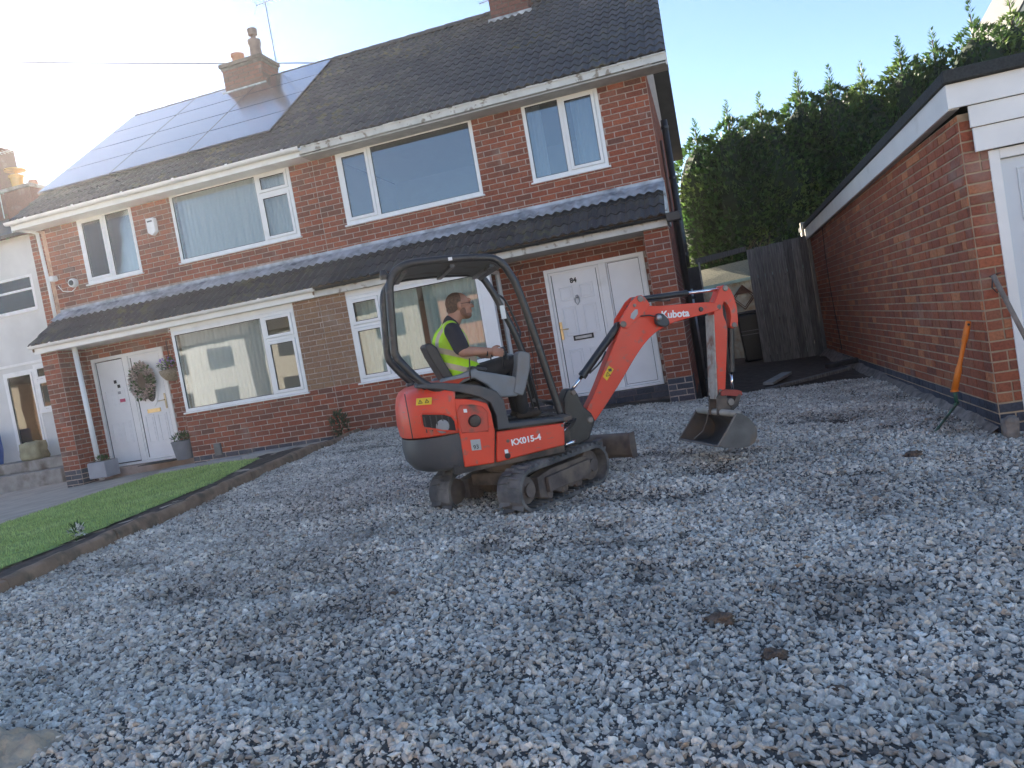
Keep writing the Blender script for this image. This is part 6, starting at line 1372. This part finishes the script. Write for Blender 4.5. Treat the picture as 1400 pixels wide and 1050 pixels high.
blob('t_shirt', [('e', (-.39, 0, 1.35), (.125, .165, .19)), ('e', (-.37, 0, 1.16), (.15, .170, .15)), ('c', (-.382, -.155, 1.482), (-.382, .155, 1.482), .062, .062), ('c', tuple(shR), tuple(shR.lerp(elR, .80)), .070, .066), ('c', tuple(shL), tuple(shL.lerp(elL, .80)), .070, .066), ('c', (-.375, -.01, 1.49), (-.352, -.01, 1.545), .074, .070)], .008, navy, PX, 3)
vest = blob('hi_vis_vest', [('e', (-.392, 0, 1.36), (.152, .178, .18)), ('e', (-.372, 0, 1.22), (.178, .196, .17)), ('e', (-.335, 0, 1.12), (.175, .202, .11)), ('c', (-.385, -.125, 1.500), (-.385, .125, 1.500), .062, .062), ('c', (-.41, -.09, 1.30), (-.39, -.09, 1.535), .060, .030), ('c', (-.41, .09, 1.30), (-.39, .09, 1.535), .060, .030)], .008, hivis, PX, 3)
blob('trousers', [('e', (-.38, 0, 1.075), (.15, .185, .085)), ('c', tuple(hipR), tuple(knR), .090, .066), ('c', tuple(knR), tuple(anR), .064, .052), ('c', tuple(hipL), tuple(knL), .090, .066), ('c', tuple(knL), tuple(anL), .064, .052)], .009, trs, PX, 3)
for an in (anR, anL): blob('boot', [('e', tuple(an + Vector((0, 0, -.005))), (.052, .045, .055)), ('e', tuple(an + Vector((.03, 0, -.038))), (.10, .047, .034)), ('e', tuple(an + Vector((.09, 0, -.038))), (.062, .046, .032))], .008, boot_m, PX, 2)
MB().tube([tuple(wrR + Vector((-.03, .032 * math.cos(a), .032 * math.sin(a)))) for a in np.linspace(0, 2 * PI, 13)], .006, 5).build('wristwatch', black_p, PX)

# ------------------------------------------------------------------ the street behind the camera (seen in the windows)
road = sheet('road', -60, 60, -24, -17, 8, 3, lambda x, y: -.02, M('asphalt', (.06, .06, .062), .9, var=.2, scale=20))
sheet('pavement', -60, 60, -17, -12.6, 8, 3, lambda x, y: .10, M('street_paving', (.50, .47, .43), .9, var=.15, scale=8)); sheet('verge', -60, 60, -60, -24, 8, 4, lambda x, y: .1 - (y + 24) * .0, M('front_gardens', (.16, .17, .09), .95, var=.3, scale=2))
for i, (x, lab, cl) in enumerate([(-52, 'cream rendered house at the far end across the street', (.66, .60, .50)), (-40, 'pale brick house with brown roof across the street', (.42, .27, .19)), (-28, 'grey rendered house across the street reflected in the net-curtained bay window', (.38, .38, .40)), (-16, 'pale grey house across the street reflected in the wide bay windows', (.42, .40, .38)), (-4, 'red brick house across the street directly opposite', (.38, .20, .14)), (8, 'white rendered house across the street behind the driveway', (.74, .72, .68)), (20, 'brown brick house across the street at its far end', (.38, .24, .17))]):
    h_ = empty('street_house', (x, -33, 0), lab, 'house', group='houses across the street'); o_ = h_.location
    MB(o_).box(x - 5.4, x + 5.4, -40, -33, 0, 5.4).build('wall', M('street_wall', cl, .9), h_)
    MB(o_).add([(x - 5.7, -32.6, 5.3), (x + 5.7, -32.6, 5.3), (x + 5.7, -36.5, 8.4), (x - 5.7, -36.5, 8.4), (x + 5.7, -40.4, 5.3), (x - 5.7, -40.4, 5.3)], [(0, 1, 2, 3), (3, 2, 4, 5), (1, 4, 2), (0, 3, 5), (0, 5, 4, 1)]).build('roof', tile_m, h_)
    for dx in (-3.4, 0, 3.4):
        for z in (.9, 3.5): MB(o_).box(x + dx - .9, x + dx + .9, -33.0, -32.96, z, z + 1.3).build('window', M('dark_window', (.05, .06, .08), .1, bmp=0), h_)
# ------------------------------------------------------------------ haze
hm = bpy.data.materials.new('glare_haze'); hm.use_nodes = True; ht = hm.node_tree; ht.nodes.clear(); ho = nd(ht, 'ShaderNodeOutputMaterial'); hv = nd(ht, 'ShaderNodeVolumePrincipled')
hv.inputs['Color'].default_value = (.92, .94, 1, 1); hv.inputs['Density'].default_value = .00055; hv.inputs['Anisotropy'].default_value = .70; ht.links.new(hv.outputs[0], ho.inputs['Volume'])
MB().box(-120, 120, -100, 160, -1.3, 18).build('glare_haze', hm, None)['kind'] = 'stuff'  # thin air volume added to imitate lens glare towards the sun
